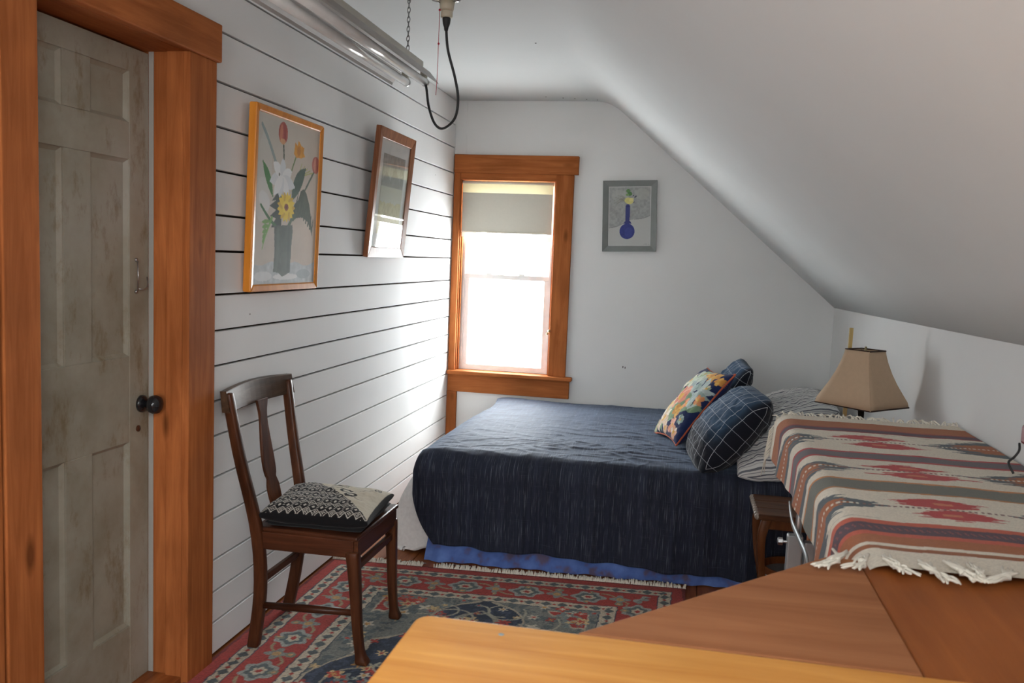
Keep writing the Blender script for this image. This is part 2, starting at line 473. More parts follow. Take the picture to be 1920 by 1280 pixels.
# ceiling: flat part, soft bend, slope
RX0, RX1, RY0, RY1 = 1.32, 1.88, -0.85, 0.10      # opening of the added roof window, behind the camera
ys = [YF-0.1, RY0, RY1] + list(np.linspace(0.6, L+0.1, 10)); P = []
xs = list(np.linspace(-0.26, 0.90, 4)) + list(np.linspace(0.915, 1.10, 14)) + [1.2, RX0, RX1, 2.0, 2.2, XR+0.08]
for y in ys:
    sl = (zknee(y)-ZC)/(XR-0.985)
    row = []
    for x in xs:
        w_ = 0.085                                     # half width of the rounded bend
        d = x-0.985
        if d <= -w_: z = ZC
        elif d >= w_: z = ZC+d*sl
        else: z = ZC + sl*(d+w_)**2/(4*w_)
        row.append((x, y, z))
    P.append(row)
P = np.array(P)
me = grid_mesh('ceiling', P, flip=True)
import bmesh
bm = bmesh.new(); bm.from_mesh(me)
hole = [f for f in bm.faces if RX0 < f.calc_center_median().x < RX1 and RY0 < f.calc_center_median().y < RY1]
bmesh.ops.delete(bm, geom=hole, context='FACES'); bm.to_mesh(me); bm.free()
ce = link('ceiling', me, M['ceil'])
sm = ce.modifiers.new('thickness', 'SOLIDIFY'); sm.thickness = 0.08; sm.offset = -1
tag(ce, 'white plaster ceiling, flat beside the plank wall then sloping down', kind='structure')
# unseen roof window added in the slope to brighten the foreground
def zsl(x, y): return ZC+(x-0.985)*(zknee(y)-ZC)/(XR-0.985)
w3 = empty('added_roof_window', (1.6, -0.45, zsl(1.6,-0.45)), 'unseen white framed roof window added to the sloping ceiling for daylight', kind='structure')
def slopebox(x0, x1, y0, y1, d0, d1, name, mat):
    mb = MB(); q = [(x0,y0),(x1,y0),(x1,y1),(x0,y1)]
    mb.add([(x+0.6*d, y, zsl(x,y)+0.78*d) for d in (d0,d1) for x, y in q], [(0,3,2,1),(4,5,6,7),(0,1,5,4),(1,2,6,5),(2,3,7,6),(3,0,4,7)])
    return mb.build(name, M[mat], w3)
slopebox(RX0,RX0+0.04,RY0,RY1,0.03,0.07,'window_frame','vinyl'); slopebox(RX1-0.04,RX1,RY0,RY1,0.03,0.07,'window_frame','vinyl')
slopebox(RX0,RX1,RY0,RY0+0.04,0.03,0.07,'window_frame','vinyl'); slopebox(RX0,RX1,RY1-0.04,RY1,0.03,0.07,'window_frame','vinyl')
slopebox(RX0+0.04,RX1-0.04,RY0+0.04,RY1-0.04,0.05,0.054,'pane','glass')
for (x, y) in ((0.766,4.05),(0.93,4.83),(0.60,5.36),(0.70,5.40),(0.77,5.42),(0.84,5.44),(0.905,5.455)):
    MB().lathe([(0.0045,0),(0.004,-0.0012),(0.0005,-0.0018)], (x,y,ZC), 8).build('nail_head', M['gap'], ce)
for (x, z) in ((1.140,0.742),(1.154,0.738)):
    MB().box(x,x+0.005,L-0.0015,L+0.001,z-0.006,z+0.006).build('plaster_chip', M['gap'], wb)
# wall behind the camera with an unseen window added for fill daylight
FX0, FX1, FZ0, FZ1 = 0.47, 1.13, 0.88, 1.72
wf = wallpoly('wall_front', YF-0.12, YF, [
    [(-0.26,0),(FX0,0),(FX0,ZC+0.03),(-0.26,ZC+0.03)],
    [(FX0,0),(FX1,0),(FX1,FZ0),(FX0,FZ0)],
    [(FX0,FZ1),(FX1,FZ1),(FX1,ZC-0.09),(1.05,ZC+0.03),(FX0,ZC+0.03)],
    [(FX1,0),(XR+0.06,0),(XR+0.06,zknee(YF)),(FX1,ZC-0.09)]], M['plaster'])
tag(wf, 'pale grey plaster gable wall with an added window', kind='structure')
w2 = empty('added_window', (0.93, YF, FZ0), 'unseen wide white framed window added to the gable wall for fill light', kind='structure')
fr = MB()
for a in ((FX0,FX0+0.05),(0.775,0.825),(FX1-0.05,FX1)): fr.box(a[0],a[1],YF-0.09,YF-0.04,FZ0,FZ1)
fr.box(FX0,FX1,YF-0.09,YF-0.04,FZ0,FZ0+0.05); fr.box(FX0,FX1,YF-0.09,YF-0.04,FZ1-0.05,FZ1)
fr.build('window_frame', M['vinyl'], w2)
for a, b in ((FX0+0.05,0.775),(0.825,FX1-0.05)):
    MB().box(a,b,YF-0.068,YF-0.064,FZ0+0.05,FZ1-0.05).build('pane', M['glass'], w2)

# ------------------------------------------------------------------ door in the left wall
door = empty('door_1', (-0.14, 2.11, 0), 'old grey-green six panel door in an orange wooden frame', kind='structure')
DX = -0.12
def dbox(name, y0, y1, z0, z1, x0=DX-0.035, x1=DX, mat='door', bevel=0.0015):
    return MB().box(x0, x1, y0, y1, z0, z1).build(name, M[mat], door, bevel=bevel)
dbox('stile', 1.797, 1.895, 0.025, 1.968); dbox('stile', 2.335, 2.428, 0.025, 1.968)
for z0, z1 in ((0.025,0.215),(0.795,1.058),(1.643,1.752),(1.898,1.968)): dbox('rail', 1.895, 2.335, z0, z1)
for z0, z1 in ((0.215,0.795),(1.058,1.643),(1.752,1.898)):
    dbox('mullion', 2.055, 2.165, z0, z1)
    for y0, y1 in ((1.895,2.055),(2.165,2.335)):
        p = dbox('panel', y0, y1, z0, z1, DX-0.030, DX-0.014)
        mo = MB()
        for q in (((y0,z0),(y1,z0)),((y1,z0),(y1,z1)),((y1,z1),(y0,z1)),((y0,z1),(y0,z0))):
            (ya,za),(yb,zb) = q; cy, cz = (y0+y1)/2, (z0+z1)/2
            ins = lambda y, z: (y+0.011*(1 if y < cy else -1), z+0.011*(1 if z < cz else -1))
            (yc,zc),(yd,zd) = ins(ya,za), ins(yb,zb)
            mo.add([(DX-0.005,ya,za),(DX-0.005,yb,zb),(DX-0.0139,yd,zd),(DX-0.0139,yc,zc)], [(0,1,2,3)])
        mo.build('panel_moulding', M['door'], p)
# knob and rosette
kn = MB().lathe([(0.004,0.0),(0.010,0.002),(0.010,0.020),(0.016,0.026),(0.027,0.036),(0.030,0.048),(0.026,0.060),(0.014,0.067),(0.003,0.069)], (DX,2.392,0.905), 24, 'x').build('knob', M['black'], door, True)
tag(kn, 'round black porcelain knob')
MB().lathe([(0.027,0.0),(0.027,0.006),(0.022,0.012),(0.010,0.014),(0.002,0.014)], (DX,2.392,0.905), 24, 'x').build('rosette', M['black'], kn, True)
MB().lathe([(0.010,0.0),(0.010,0.003),(0.002,0.004)], (DX,2.375,0.83), 16, 'x').build('keyhole_cover', M['chair'], door, True)
hk = MB(); hk.tube([(DX+0.006,2.366,1.255),(DX+0.008,2.366,1.30),(DX+0.006,2.366,1.345)], 0.0022, 8)
hk.tube([(DX+0.006,2.366,1.262),(DX+0.016,2.378,1.258),(DX+0.018,2.396,1.265),(DX+0.012,2.408,1.282),(DX+0.008,2.41,1.296)], 0.0018, 8)
hk.lathe([(0.006,0.0),(0.006,0.004),(0.002,0.006)], (DX,2.366,1.348), 12, 'x'); hk.lathe([(0.006,0.0),(0.006,0.004),(0.002,0.006)], (DX,2.366,1.252), 12, 'x')
hk.build('hook_latch', M['steel'], door, True)
# jambs, stops, casings, header
dbox('jamb', DY1, DY1+0.03, 0, DZ+0.03, -0.19, 0.0, 'orange', 0.001)
dbox('jamb', DY0-0.04, DY0, 0, DZ+0.03, -0.19, 0.0, 'orange', 0.001)
dbox('head_jamb', DY0, DY1, DZ, DZ+0.03, -0.19, 0.0, 'orange_y', 0.001)
dbox('door_stop', DY1-0.011, DY1, 0, DZ, -0.055, 0.0, 'orange', 0.002)
dbox('door_stop', DY0, DY0+0.011, 0, DZ, -0.055, 0.0, 'orange', 0.002)
tag(dbox('paint_strip', DY1-0.003, DY1, 0.02, DZ, DX, DX+0.016, 'whitepaint', 0), 'strip of old white paint along the jamb')
dbox('casing', DY1-0.012, 2.572, 0, 1.975, 0.0, 0.024, 'orange', 0.003)
dbox('casing', 1.682, DY0+0.006, 0, 1.975, 0.0, 0.024, 'orange', 0.003)
dbox('header', 1.63, 2.586, 1.975, 2.092, 0.0, 0.034, 'orange_y', 0.004)
dbox('threshold', DY0, DY1, 0.0, 0.024, -0.19, -0.0, 'floor', 0.003)
MB().box(-0.30, -0.265, 1.5, 2.7, 0, 2.2).build('door_backing', M['gap'], door)  # flat dark panel closing off the space behind the door
tr = MB().box(0.0, 0.020, 1.56, 1.676, 0, 2.1).build('trim_1', M['orange'], bevel=0.003)
tag(tr, 'orange stained board beside the door casing', kind='structure')

# ------------------------------------------------------------------ window in the back wall
win = empty('window_1', (0.36, L, 0.65), 'narrow double-hung window with orange wooden casing behind the bed', kind='structure')
def wbox(name, x0, x1, y0, y1, z0, z1, mat, bevel=0.003, par=None):
    return MB().box(x0, x1, y0, y1, z0, z1).build(name, M[mat], par or win, bevel=bevel)
wbox('header', 0.004, 0.806, L-0.030, L, 1.930, 2.045, 'orange_x')
wbox('casing', 0.004, 0.046, L-0.022, L, 0.655, 1.930, 'orange')
wbox('casing', 0.668, 0.780, L-0.022, L, 0.655, 1.930, 'orange')
wbox('stool', 0.004, 0.824, L-0.055, L+0.085, 0.630, 0.655, 'orange_x', 0.006)
wbox('apron', 0.004, 0.808, L-0.022, L, 0.514, 0.630, 'orange_x')
wbox('head_jamb', 0.046, 0.668, L-0.016, L+0.12, 1.888, 1.93, 'orange_x', 0.002)
wbox('jamb', 0.034, 0.052, L, L+0.12, 0.655, 1.89, 'orange', 0.002)
wbox('jamb', 0.662, 0.680, L, L+0.12, 0.655, 1.89, 'orange', 0.002)
wbox('jamb_stop', 0.052, 0.060, L+0.02, L+0.045, 0.655, 1.89, 'orange', 0.001)
wbox('jamb_stop', 0.654, 0.662, L+0.02, L+0.045, 0.655, 1.89, 'orange', 0.001)
tr = MB().box(0.0005, 0.067, L-0.02, L, 0.0, 0.5135).build('trim_2', M['orange'], bevel=0.003)
tag(tr, 'orange corner board standing under the window apron', kind='structure')
yv = L+0.055
wbox('window_frame', 0.052, 0.078, yv, yv+0.06, 0.655, 1.888, 'vinyl', 0.002)
wbox('window_frame', 0.636, 0.662, yv, yv+0.06, 0.655, 1.888, 'vinyl', 0.002)
wbox('window_frame', 0.078, 0.636, yv, yv+0.06, 1.866, 1.888, 'vinyl', 0.002)
wbox('window_frame', 0.078, 0.636, yv, yv+0.06, 0.655, 0.664, 'vinyl', 0.002)
for nm, y0, z0, z1 in (('lower_sash', yv+0.004, 0.664, 1.287), ('upper_sash', yv+0.032, 1.252, 1.866)):
    s_ = MB(); t = 0.030
    sash = wbox(nm, 0.078, 0.636, y0, y0+0.024, z0, z0+t*0.9, 'vinyl', 0.002)
    wbox('rail', 0.078, 0.636, y0, y0+0.024, z1-t, z1, 'vinyl', 0.002, sash)
    wbox('stile', 0.078, 0.078+t, y0, y0+0.024, z0+t*0.9, z1-t, 'vinyl', 0.002, sash)
    wbox('stile', 0.636-t, 0.636, y0, y0+0.024, z0+t*0.9, z1-t, 'vinyl', 0.002, sash)
    wbox('pane', 0.078+t, 0.636-t, y0+0.010, y0+0.014, z0+t*0.9, z1-t, 'glass', 0, sash)
for x in (0.235, 0.455):
    wbox('sash_lock', x-0.02, x+0.02, yv+0.006, yv+0.024, 1.287, 1.297, 'vinyl', 0.003)
    wbox('tilt_strap', x-0.004, x+0.004, yv+0.030, yv+0.033, 1.13, 1.25, 'vinyl', 0.001)
cl = MB(); cl.lathe([(0.004,0),(0.004,-0.012),(0.009,-0.016),(0.009,-0.026),(0.003,-0.030)], (0.664, L-0.0, 0.945), 14, 'y')
cl.lathe([(0.003,0),(0.003,-0.010),(0.007,-0.013),(0.007,-0.022),(0.002,-0.025)], (0.650, L+0.01, 0.925), 14, 'y')
cl.build('shade_cleat', M['brass'], win, True)

# roller shade hanging in the window
sh = empty('roller_shade', (0.35, L+0.02, 1.885), 'beige roller shade pulled partly down over the window', 'window shade')
P = np.array([[(x, L+0.012+0.0035*math.sin(x*11)*((1.885-z)/0.35), z) for x in np.linspace(0.056,0.646,24)] for z in np.linspace(1.808,1.553,14)])
me = grid_mesh('shade_cloth', P); link('shade_cloth', me, M['shade'], sh, True)
P = np.array([[(x, L+0.016, z-0.018*(x-0.05)/0.6) for x in np.linspace(0.056,0.646,12)] for z in np.linspace(1.556,1.525,4)])
link('hem', grid_mesh('hem', P), M['shadehem'], sh, True)
P = np.array([[(x, L+0.012+0.0035*math.sin(x*11)*((1.885-z)/0.35), z) for x in np.linspace(0.056,0.646,24)] for z in np.linspace(1.876,1.808,5)])
link('lit_top_band', grid_mesh('lit_top_band', P), fabric('lit_shade_cloth', lin((226,216,176)), 0.85, 0.03, 0.0, 0.06), sh, True)  # light shining through the top put into paler, more translucent cloth
MB().box(0.056,0.646,L+0.006,L+0.020,1.553,1.562).build('hem_bar', M['shadehem'], sh, bevel=0.002)
MB().tube([(0.054,L+0.022,1.872),(0.648,L+0.022,1.872)], 0.012, 16).build('roller', M['shadehem'], sh, True)

# ================================================================== PICTURES
class Canvas:
    """small colour raster in fractions (a across, b down), sRGB 0-255"""
    def __init__(s, nx, ny, base, asp=1.0):
        s.nx, s.ny = nx, ny
        s.a, s.b = np.meshgrid(np.linspace(0,1,nx), np.linspace(0,1,ny))
        s.asp = asp                                   # height / width
        s.c = np.zeros((ny,nx,3)) + np.array(base, float)
    def put(s, m, c, op=1.0, var=0):
        m = m.astype(float)*op
        cc = np.array(c, float)
        if var: cc = cc + (fbm(s.a*22, s.b*22*s.asp, 5)[...,None]-0.47)*var
        s.c = s.c*(1-m[...,None]) + cc*m[...,None]
    def ell(s, a, b, ra, rb, c, rot=0, op=1.0, var=0):
        dx, dy = s.a-a, s.b-b
        dy = dy*s.asp
        ct, st = math.cos(rot), math.sin(rot)
        x, y = dx*ct+dy*st, -dx*st+dy*ct
        s.put((x/ra)**2+(y/(rb*s.asp))**2 < 1, c, op, var)
    def stroke(s, pts, w0, w1, c, op=1.0, var=0):
        pts = spline(pts, 24); n = len(pts)
        m = np.zeros_like(s.a, bool)
        for i in range(n-1):
            p, q = pts[i], pts[i+1]
            dx, dy = q[0]-p[0], (q[1]-p[1])*s.asp
            ll = dx*dx+dy*dy+1e-12
            t = np.clip(((s.a-p[0])*dx+(s.b-p[1])*s.asp*dy)/ll, 0, 1)
            d = np.hypot(s.a-p[0]-t*dx, (s.b-p[1])*s.asp-t*dy)
            m |= d < (w0+(w1-w0)*(i+t)/(n-1))
        s.put(m, c, op, var)
    def leaf(s, p, q, w, c, bend=0.0, op=1.0, var=0):
        p, q = np.array(p, float), np.array(q, float)
        d = q-p; nrm = np.array([-d[1]*s.asp, d[0]/s.asp])
        n = 16; m = np.zeros_like(s.a, bool)
        for i in range(n):
            t = i/(n-1)
            c_ = p+d*t+nrm*bend*math.sin(math.pi*t)
            r = w*math.sin(math.pi*min(max(t,0.04),0.96))**0.8+0.002
            m |= np.hypot(s.a-c_[0], (s.b-c_[1])*s.asp) < r
        s.put(m, c, op, var)
    def poly(s, pts, c, op=1.0, var=0):
        m = np.zeros_like(s.a, bool); n = len(pts)
        for i in range(n):
            (x1,y1),(x2,y2) = pts[i], pts[(i+1)%n]
            if y1 == y2: continue
            k = ((y1 > s.b) != (y2 > s.b)) & (s.a < (x2-x1)*(s.b-y1)/(y2-y1)+x1)
            m ^= k
        s.put(m, c, op, var)

def basis(origin, ea, eb, ec):
    o, ea, eb, ec = Vector(origin), Vector(ea), Vector(eb), Vector(ec)
    return lambda a, b, c: tuple(o+ea*a+eb*b+ec*c)

def frame_rails(root, T, w, h, fw, fd, mat, inner=0.006, bev=0.002):
    """four mitred rails, section: outer face fd high, sloping in"""
    for (c0, c1) in (((0,0),(w,0)),((w,0),(w,h)),((w,h),(0,h)),((0,h),(0,0))):
        ins = lambda p: (p[0]+fw*(1 if p[0] < w/2 else -1), p[1]+fw*(1 if p[1] < h/2 else -1))
        i0, i1 = ins(c0), ins(c1)
        mb = MB(T)
        mb.add([(*c0,0),(*c1,0),(*i1,0),(*i0,0),(*c0,fd),(*c1,fd),(*i1,fd-inner),(*i0,fd-inner)],
               [(0,3,2,1),(4,5,6,7),(0,1,5,4),(1,2,6,5),(2,3,7,6),(3,0,4,7)])
        mb.build('frame_rail', M[mat], root, bevel=bev)

def art(root, name, T, cv, x0, x1, y0, y1, depth):
    P = np.array([[T(x, y, depth) for x in np.linspace(x0,x1,cv.nx)] for y in np.linspace(y1,y0,cv.ny)])
    return link(name, grid_mesh(name, P, linA(cv.c)), M['paper'], root, True)

# --- flower painting, yellow frame
w, h = 0.556, 0.648
lean = 0.028
T1 = basis((0.004, 2.780, 1.245), (0,1,0), (math.sin(lean),0,math.cos(lean)), (math.cos(lean),0,-math.sin(lean)))
pic = empty('framed_painting', (0.004, 3.06, 1.245), 'tall still life of tulips and a yellow daisy in an orange varnished frame', 'painting')
frame_rails(pic, T1, w, h, 0.026, 0.032, 'frame1', 0.004, 0.005)
cv = Canvas(200, 250, (196,180,164), h/w)
g = np.clip(1.15-cv.a*0.9-cv.b*0.55, 0, 1)[...,None]
cv.c = cv.c*(1-g*0.7)+np.array((188,189,182))*g*0.7
cv.c += (fbm(cv.a*6, cv.b*9, 3)[...,None]-0.47)*16
cv.ell(0.10,0.50,0.11,0.13,(205,206,203),0,0.5); cv.ell(0.12,0.30,0.10,0.20,(196,198,192),0,0.45)
tb = cv.b > 0.875+0.012*np.sin(cv.a*17)
cv.put(tb, (178,184,186), 1.0, 50); cv.ell(0.15,0.95,0.13,0.03,(214,216,216),0,0.7); cv.ell(0.80,0.94,0.12,0.03,(140,150,154),0,0.6); cv.ell(0.5,0.955,0.2,0.02,(222,222,220),0,0.8)
cv.stroke([(0.06,0.07),(0.16,0.15),(0.29,0.28)], 0.014, 0.016, (132,148,146), 0.9)
cv.leaf((0.09,0.28),(0.25,0.47),0.034,(62,118,58),-0.03)
cv.stroke([(0.385,0.14),(0.40,0.22),(0.405,0.30)], 0.009, 0.009, (58,70,56)); cv.stroke([(0.60,0.20),(0.55,0.27),(0.50,0.35)], 0.008, 0.008, (96,118,62))
cv.stroke([(0.92,0.27),(0.84,0.34),(0.76,0.41)], 0.011, 0.009, (78,92,74))
for k in range(5): cv.stroke([(0.70+0.05*k,0.24+0.01*k),(0.64+0.02*k,0.32),(0.55,0.42)], 0.004, 0.006, (158,162,80), 0.8)
cv.ell(0.375,0.085,0.072,0.066,(168,84,72),0,1,60); cv.ell(0.345,0.09,0.022,0.055,(202,128,98),0.1,0.8); cv.ell(0.40,0.075,0.018,0.05,(146,60,58),-0.1,0.7); cv.ell(0.375,0.135,0.04,0.018,(214,178,128),0,0.7)
cv.poly([(0.56,0.19),(0.575,0.115),(0.61,0.135),(0.63,0.10),(0.68,0.13),(0.73,0.135),(0.72,0.17),(0.75,0.19),(0.69,0.205),(0.60,0.21)], (206,142,42), 1, 50); cv.ell(0.64,0.165,0.03,0.03,(180,112,34),0,0.6)
cv.ell(0.945,0.225,0.068,0.056,(176,100,88),0,1,50); cv.ell(0.93,0.225,0.02,0.045,(206,140,118),0,0.7)
cv.poly([(0.24,0.50),(0.37,0.41),(0.40,0.50),(0.40,0.64),(0.24,0.66),(0.31,0.60),(0.22,0.59),(0.31,0.55),(0.21,0.53),(0.31,0.49)], (52,64,56), 1, 20)
cv.leaf((0.76,0.27),(0.56,0.47),0.060,(66,88,74),0.05,1,20)
cv.poly([(0.56,0.57),(0.60,0.50),(0.66,0.47),(0.70,0.41),(0.75,0.395),(0.80,0.42),(0.86,0.49),(0.90,0.57),(0.935,0.70),(0.90,0.655),(0.84,0.60),(0.74,0.575),(0.64,0.585),(0.58,0.61)], (66,78,58), 1, 30)
for k in range(9):
    t = k/8; cv.stroke([(0.62+0.30*t,0.52+0.14*t),(0.66+0.28*t,0.43+0.15*t)], 0.010, 0.004, (58,70,54))
for k, (da, db) in enumerate([(-0.16,0.04),(-0.12,-0.07),(0.0,-0.10),(0.12,-0.04),(0.17,0.05),(0.09,0.11),(-0.03,0.12),(-0.10,0.11)]):
    cv.leaf((0.39,0.345),(0.39+da*1.15,0.345+db),0.042,(222,224,224) if k % 2 else (206,210,212),0.02)
cv.ell(0.34,0.335,0.012,0.01,(110,110,100))
cv.ell(0.13,0.505,0.09,0.05,(212,214,214),0.5,0.6)
cv.stroke([(0.08,0.53),(0.20,0.60),(0.34,0.66)], 0.010, 0.014, (58,104,58)); cv.stroke([(0.25,0.60),(0.17,0.70),(0.12,0.79)], 0.014, 0.004, (112,160,80))
for k in range(5): cv.leaf((0.22-0.02*k,0.62+0.028*k),(0.11+0.005*k,0.63+0.03*k),0.014,(106,152,74))
cv.stroke([(0.44,0.60),(0.46,0.56),(0.47,0.52)], 0.016, 0.012, (82,126,72)); cv.stroke([(0.52,0.64),(0.56,0.60),(0.62,0.57)], 0.02, 0.014, (70,92,66))
for k in range(17):
    t = 2*math.pi*k/17; cv.leaf((0.47,0.525),(0.47+0.135*math.cos(t),0.525+0.088*math.sin(t)),0.024,(228,196,38) if k % 3 else (206,168,30))
cv.ell(0.47,0.525,0.06,0.04,(232,204,52)); cv.ell(0.47,0.525,0.034,0.022,(150,84,34)); cv.ell(0.47,0.525,0.016,0.012,(110,56,30))
cv.poly([(0.29,0.645),(0.58,0.63),(0.59,0.67),(0.575,0.78),(0.57,0.93),(0.54,0.935),(0.50,0.945),(0.44,0.955),(0.38,0.93),(0.30,0.925),(0.31,0.80),(0.30,0.72)], (78,88,80), 1, 26)
cv.stroke([(0.35,0.67),(0.36,0.80),(0.35,0.91)], 0.02, 0.02, (96,106,98), 0.5); cv.stroke([(0.53,0.66),(0.53,0.8),(0.53,0.92)], 0.018, 0.018, (62,72,66), 0.5)
art(pic, 'canvas', T1, cv, 0.024, w-0.024, 0.024, h-0.024, 0.024)

# --- landscape print behind glass, oak frame, leaning off the wall
w, h = 0.530, 0.615
lean = 0.088
T2 = basis((0.003, 3.912, 1.378), (0,1,0), (math.sin(lean),0,math.cos(lean)), (math.cos(lean),0,-math.sin(lean)))
pic = empty('framed_print', (0.003, 4.18, 1.378), 'reddish oak framed print behind reflecting glass, leaning off the plank wall', 'picture')
frame_rails(pic, T2, w, h, 0.050, 0.026, 'frame2', 0.006, 0.003)
cv = Canvas(60, 70, (168,168,150), h/w)
cv.put(cv.b < 0.35, (138,140,136), 1, 50); cv.put(cv.b > 0.55+0.1*fbm(cv.a*5, cv.b*0, 2), (168,158,104), 0.8, 70)
cv.poly([(0,0.35),(0.2,0.22),(0.4,0.33),(0.55,0.12),(0.8,0.3),(1,0.2),(1,0.4),(0,0.4)], (112,116,112), 0.8, 30)
MB(T2).box(0.045,w-0.045,0.045,h-0.045,0.010,0.0135).build('mat_board', plain('grey_mat', lin((205,207,205)), 0.8), pic)
art(pic, 'landscape_print', T2, cv, 0.105, w-0.105, 0.115, h-0.115, 0.0142)
MB(T2).box(0.045,w-0.045,0.045,h-0.045,0.0170,0.0185).build('glass', M['picglass'], pic)

# --- small blue vase picture on the gable wall
w, h = 0.333, 0.437
tilt = math.radians(2.0)
ex = Vector((math.cos(tilt),0,math.sin(tilt))); ez = Vector((-math.sin(tilt),0,math.cos(tilt)))
o = Vector((1.135,L-0.003,1.686)) - ex*(w/2) - ez*(h/2)
T3 = basis(o, ex, ez, (0,-1,0))
pic = empty('framed_watercolour', (1.135, L-0.003, 1.468), 'small watercolour of a round blue vase in a grey frame', 'painting')
frame_rails(pic, T3, w, h, 0.036, 0.022, 'frame3', 0.014, 0.001)
cv = Canvas(110, 150, (186,187,184), 1.33)
top = cv.b < 0.70-0.22*cv.a+0.018*np.sin(cv.a*9)
cv.put(top, (158,160,158), 1, 44); e = np.abs(cv.b-(0.70-0.22*cv.a+0.018*np.sin(cv.a*9))) < 0.006
cv.put(e & ((cv.a < 0.36) | (cv.a > 0.62)), (120,122,122), 0.7)
cv.ell(0.25,0.15,0.2,0.1,(176,178,174),0,0.6); cv.ell(0.8,0.12,0.16,0.10,(172,174,168),0,0.6)
r_ = random.Random(3)
for k in range(15):
    t = math.pi*(0.62+0.55*k/15); R_ = 0.10+0.12*r_.random()
    cv.stroke([(0.42,0.27),(0.42+0.6*R_*math.cos(t),0.22-0.5*R_*math.sin(t)*0.5),(0.36+1.2*R_*math.cos(t),0.24-R_*0.8*math.sin(t))], 0.004, 0.003, (126,128,112), 0.7)
cv.stroke([(0.17,0.22),(0.24,0.17),(0.32,0.22)], 0.004, 0.004, (138,140,130), 0.7)
cv.ell(0.48,0.235,0.11,0.055,(212,204,130),0.2,0.95,30); cv.ell(0.54,0.215,0.06,0.03,(224,216,150),-0.4,0.8)
cv.ell(0.46,0.065,0.05,0.035,(96,134,84)); cv.ell(0.50,0.115,0.055,0.035,(84,122,74)); cv.ell(0.44,0.13,0.04,0.02,(120,154,100))
cv.ell(0.64,0.165,0.035,0.012,(74,76,92),-0.6); cv.ell(0.585,0.145,0.022,0.010,(74,76,92),-0.8); cv.ell(0.60,0.26,0.026,0.008,(98,100,112),-0.5)
cv.stroke([(0.455,0.33),(0.455,0.45),(0.45,0.58)], 0.052, 0.052, (62,68,122)); cv.ell(0.455,0.33,0.058,0.015,(52,56,108))
cv.poly([(0.40,0.58),(0.51,0.58),(0.56,0.63),(0.35,0.63)], (60,66,124)); cv.ell(0.445,0.76,0.185,0.135,(58,66,132),0,1,26); cv.ell(0.48,0.78,0.09,0.09,(70,80,150),0,0.5)
cv.stroke([(0.85,0.985),(0.90,0.98),(0.98,0.985)], 0.003, 0.003, (110,110,110), 0.6)
art(pic, 'painted_sheet', T3, cv, 0.040, w-0.040, 0.040, h-0.040, 0.0075)
MB(T3).box(0.033,w-0.033,0.033,h-0.033,0.004,0.0068).build('backing_card', M['paper_white'] if 'paper_white' in M else plain('card_white', (0.6,0.6,0.59), 0.7), pic)

# ================================================================== SHOP LIGHT, CHAIN, SOCKET
FY0, FY1 = 2.30, 3.535
fx_ = empty('shop_light', (0.365, 2.92, 2.10), 'long fluorescent shop light with two bare tubes hanging by the plank wall', 'light fixture')
prof = [(0.262,2.094),(0.266,2.104),(0.300,2.146),(0.318,2.150),(0.410,2.150),(0.424,2.146),(0.458,2.106),(0.462,2.098)]
pr2 = [(x, z+0.0016) for x, z in prof[::-1]]
MB().prism([(x,FY0,z) for x, z in prof+pr2], (0,FY1-FY0,0)).build('reflector', M['reflector'], fx_)
MB().box(0.335,0.402,FY0+0.01,FY1-0.02,2.152,2.186).build('ballast_housing', M['enamel'], fx_, bevel=0.004)
for x in (0.322,0.402):
    tb_ = MB().tube([(x,FY0+0.03,2.107),(x,FY1-0.002,2.107)], 0.017, 18).build('tube', M['tube'], fx_, True)
    MB().tube([(x,FY1-0.004,2.107),(x,FY1+0.012,2.107)], 0.0175, 18).build('end_cap', M['steel'], tb_, True)
    MB().box(x-0.014,x+0.014,FY1-0.02,FY1-0.004,2.118,2.152).build('lamp_holder', M['enamel'], fx_, bevel=0.002)
ch = empty('hanging_chain', (0.395, 3.33, 2.19), 'thin steel chain holding up the shop light', 'chain')
link_me = None
ztop, zb = ZC-0.002, 2.186; n = 11; step = (ztop-zb)/n
lm = MB(); pts = []
for k in range(14):
    t = 2*math.pi*k/14; pts.append((0.0055*math.cos(t), 0, 0.0125*math.sin(t)))
lm.tube(pts, 0.0015, 6, closed=True); link_me = lm.mesh('link'); link_me.materials.append(M['chain'])
link_me.polygons.foreach_set('use_smooth', [True]*len(link_me.polygons))
for k in range(n):
    o = bpy.data.objects.new('link', link_me); col.objects.link(o); o.parent = ch
    o.location = (0, 0, zb+step*(k+0.5)-2.19); o.rotation_euler = (0, 0.08*(-1)**k, (k % 2)*1.57+0.5)
MB().lathe([(0.012,0),(0.012,-0.003),(0.004,-0.006),(0.003,-0.014)], (0.395,3.33,ZC), 14).build('ceiling_hook', M['chain'], ch, True)

sx, sy = 0.552, 3.315
so = empty('ceiling_socket', (sx, sy, ZC), 'old porcelain pull-string lamp socket on the ceiling', 'lamp socket')
MB().lathe([(0.055,0),(0.055,-0.006),(0.048,-0.016),(0.034,-0.022)], (sx,sy,ZC), 28).build('base', M['porcelain'], so, True)
MB().lathe([(0.030,-0.02),(0.027,-0.05),(0.024,-0.058)], (sx,sy,ZC), 24).build('socket_body', M['porcelain'], so, True)
MB().lathe([(0.022,-0.055),(0.023,-0.060),(0.023,-0.078),(0.021,-0.082)], (sx,sy,ZC), 24).build('socket_ring', M['porcelain'], so, True)
MB().lathe([(0.016,0),(0.016,-0.010),(0.012,-0.016),(0.004,-0.018)], (sx+0.044,sy-0.02,ZC-0.012), 18).build('cap_screw', M['steel'], so, True)
MB().tube([(sx-0.02,sy-0.015,ZC-0.030),(sx-0.05,sy-0.03,ZC-0.024)], 0.003, 8).build('switch_arm', M['steel'], so, True)
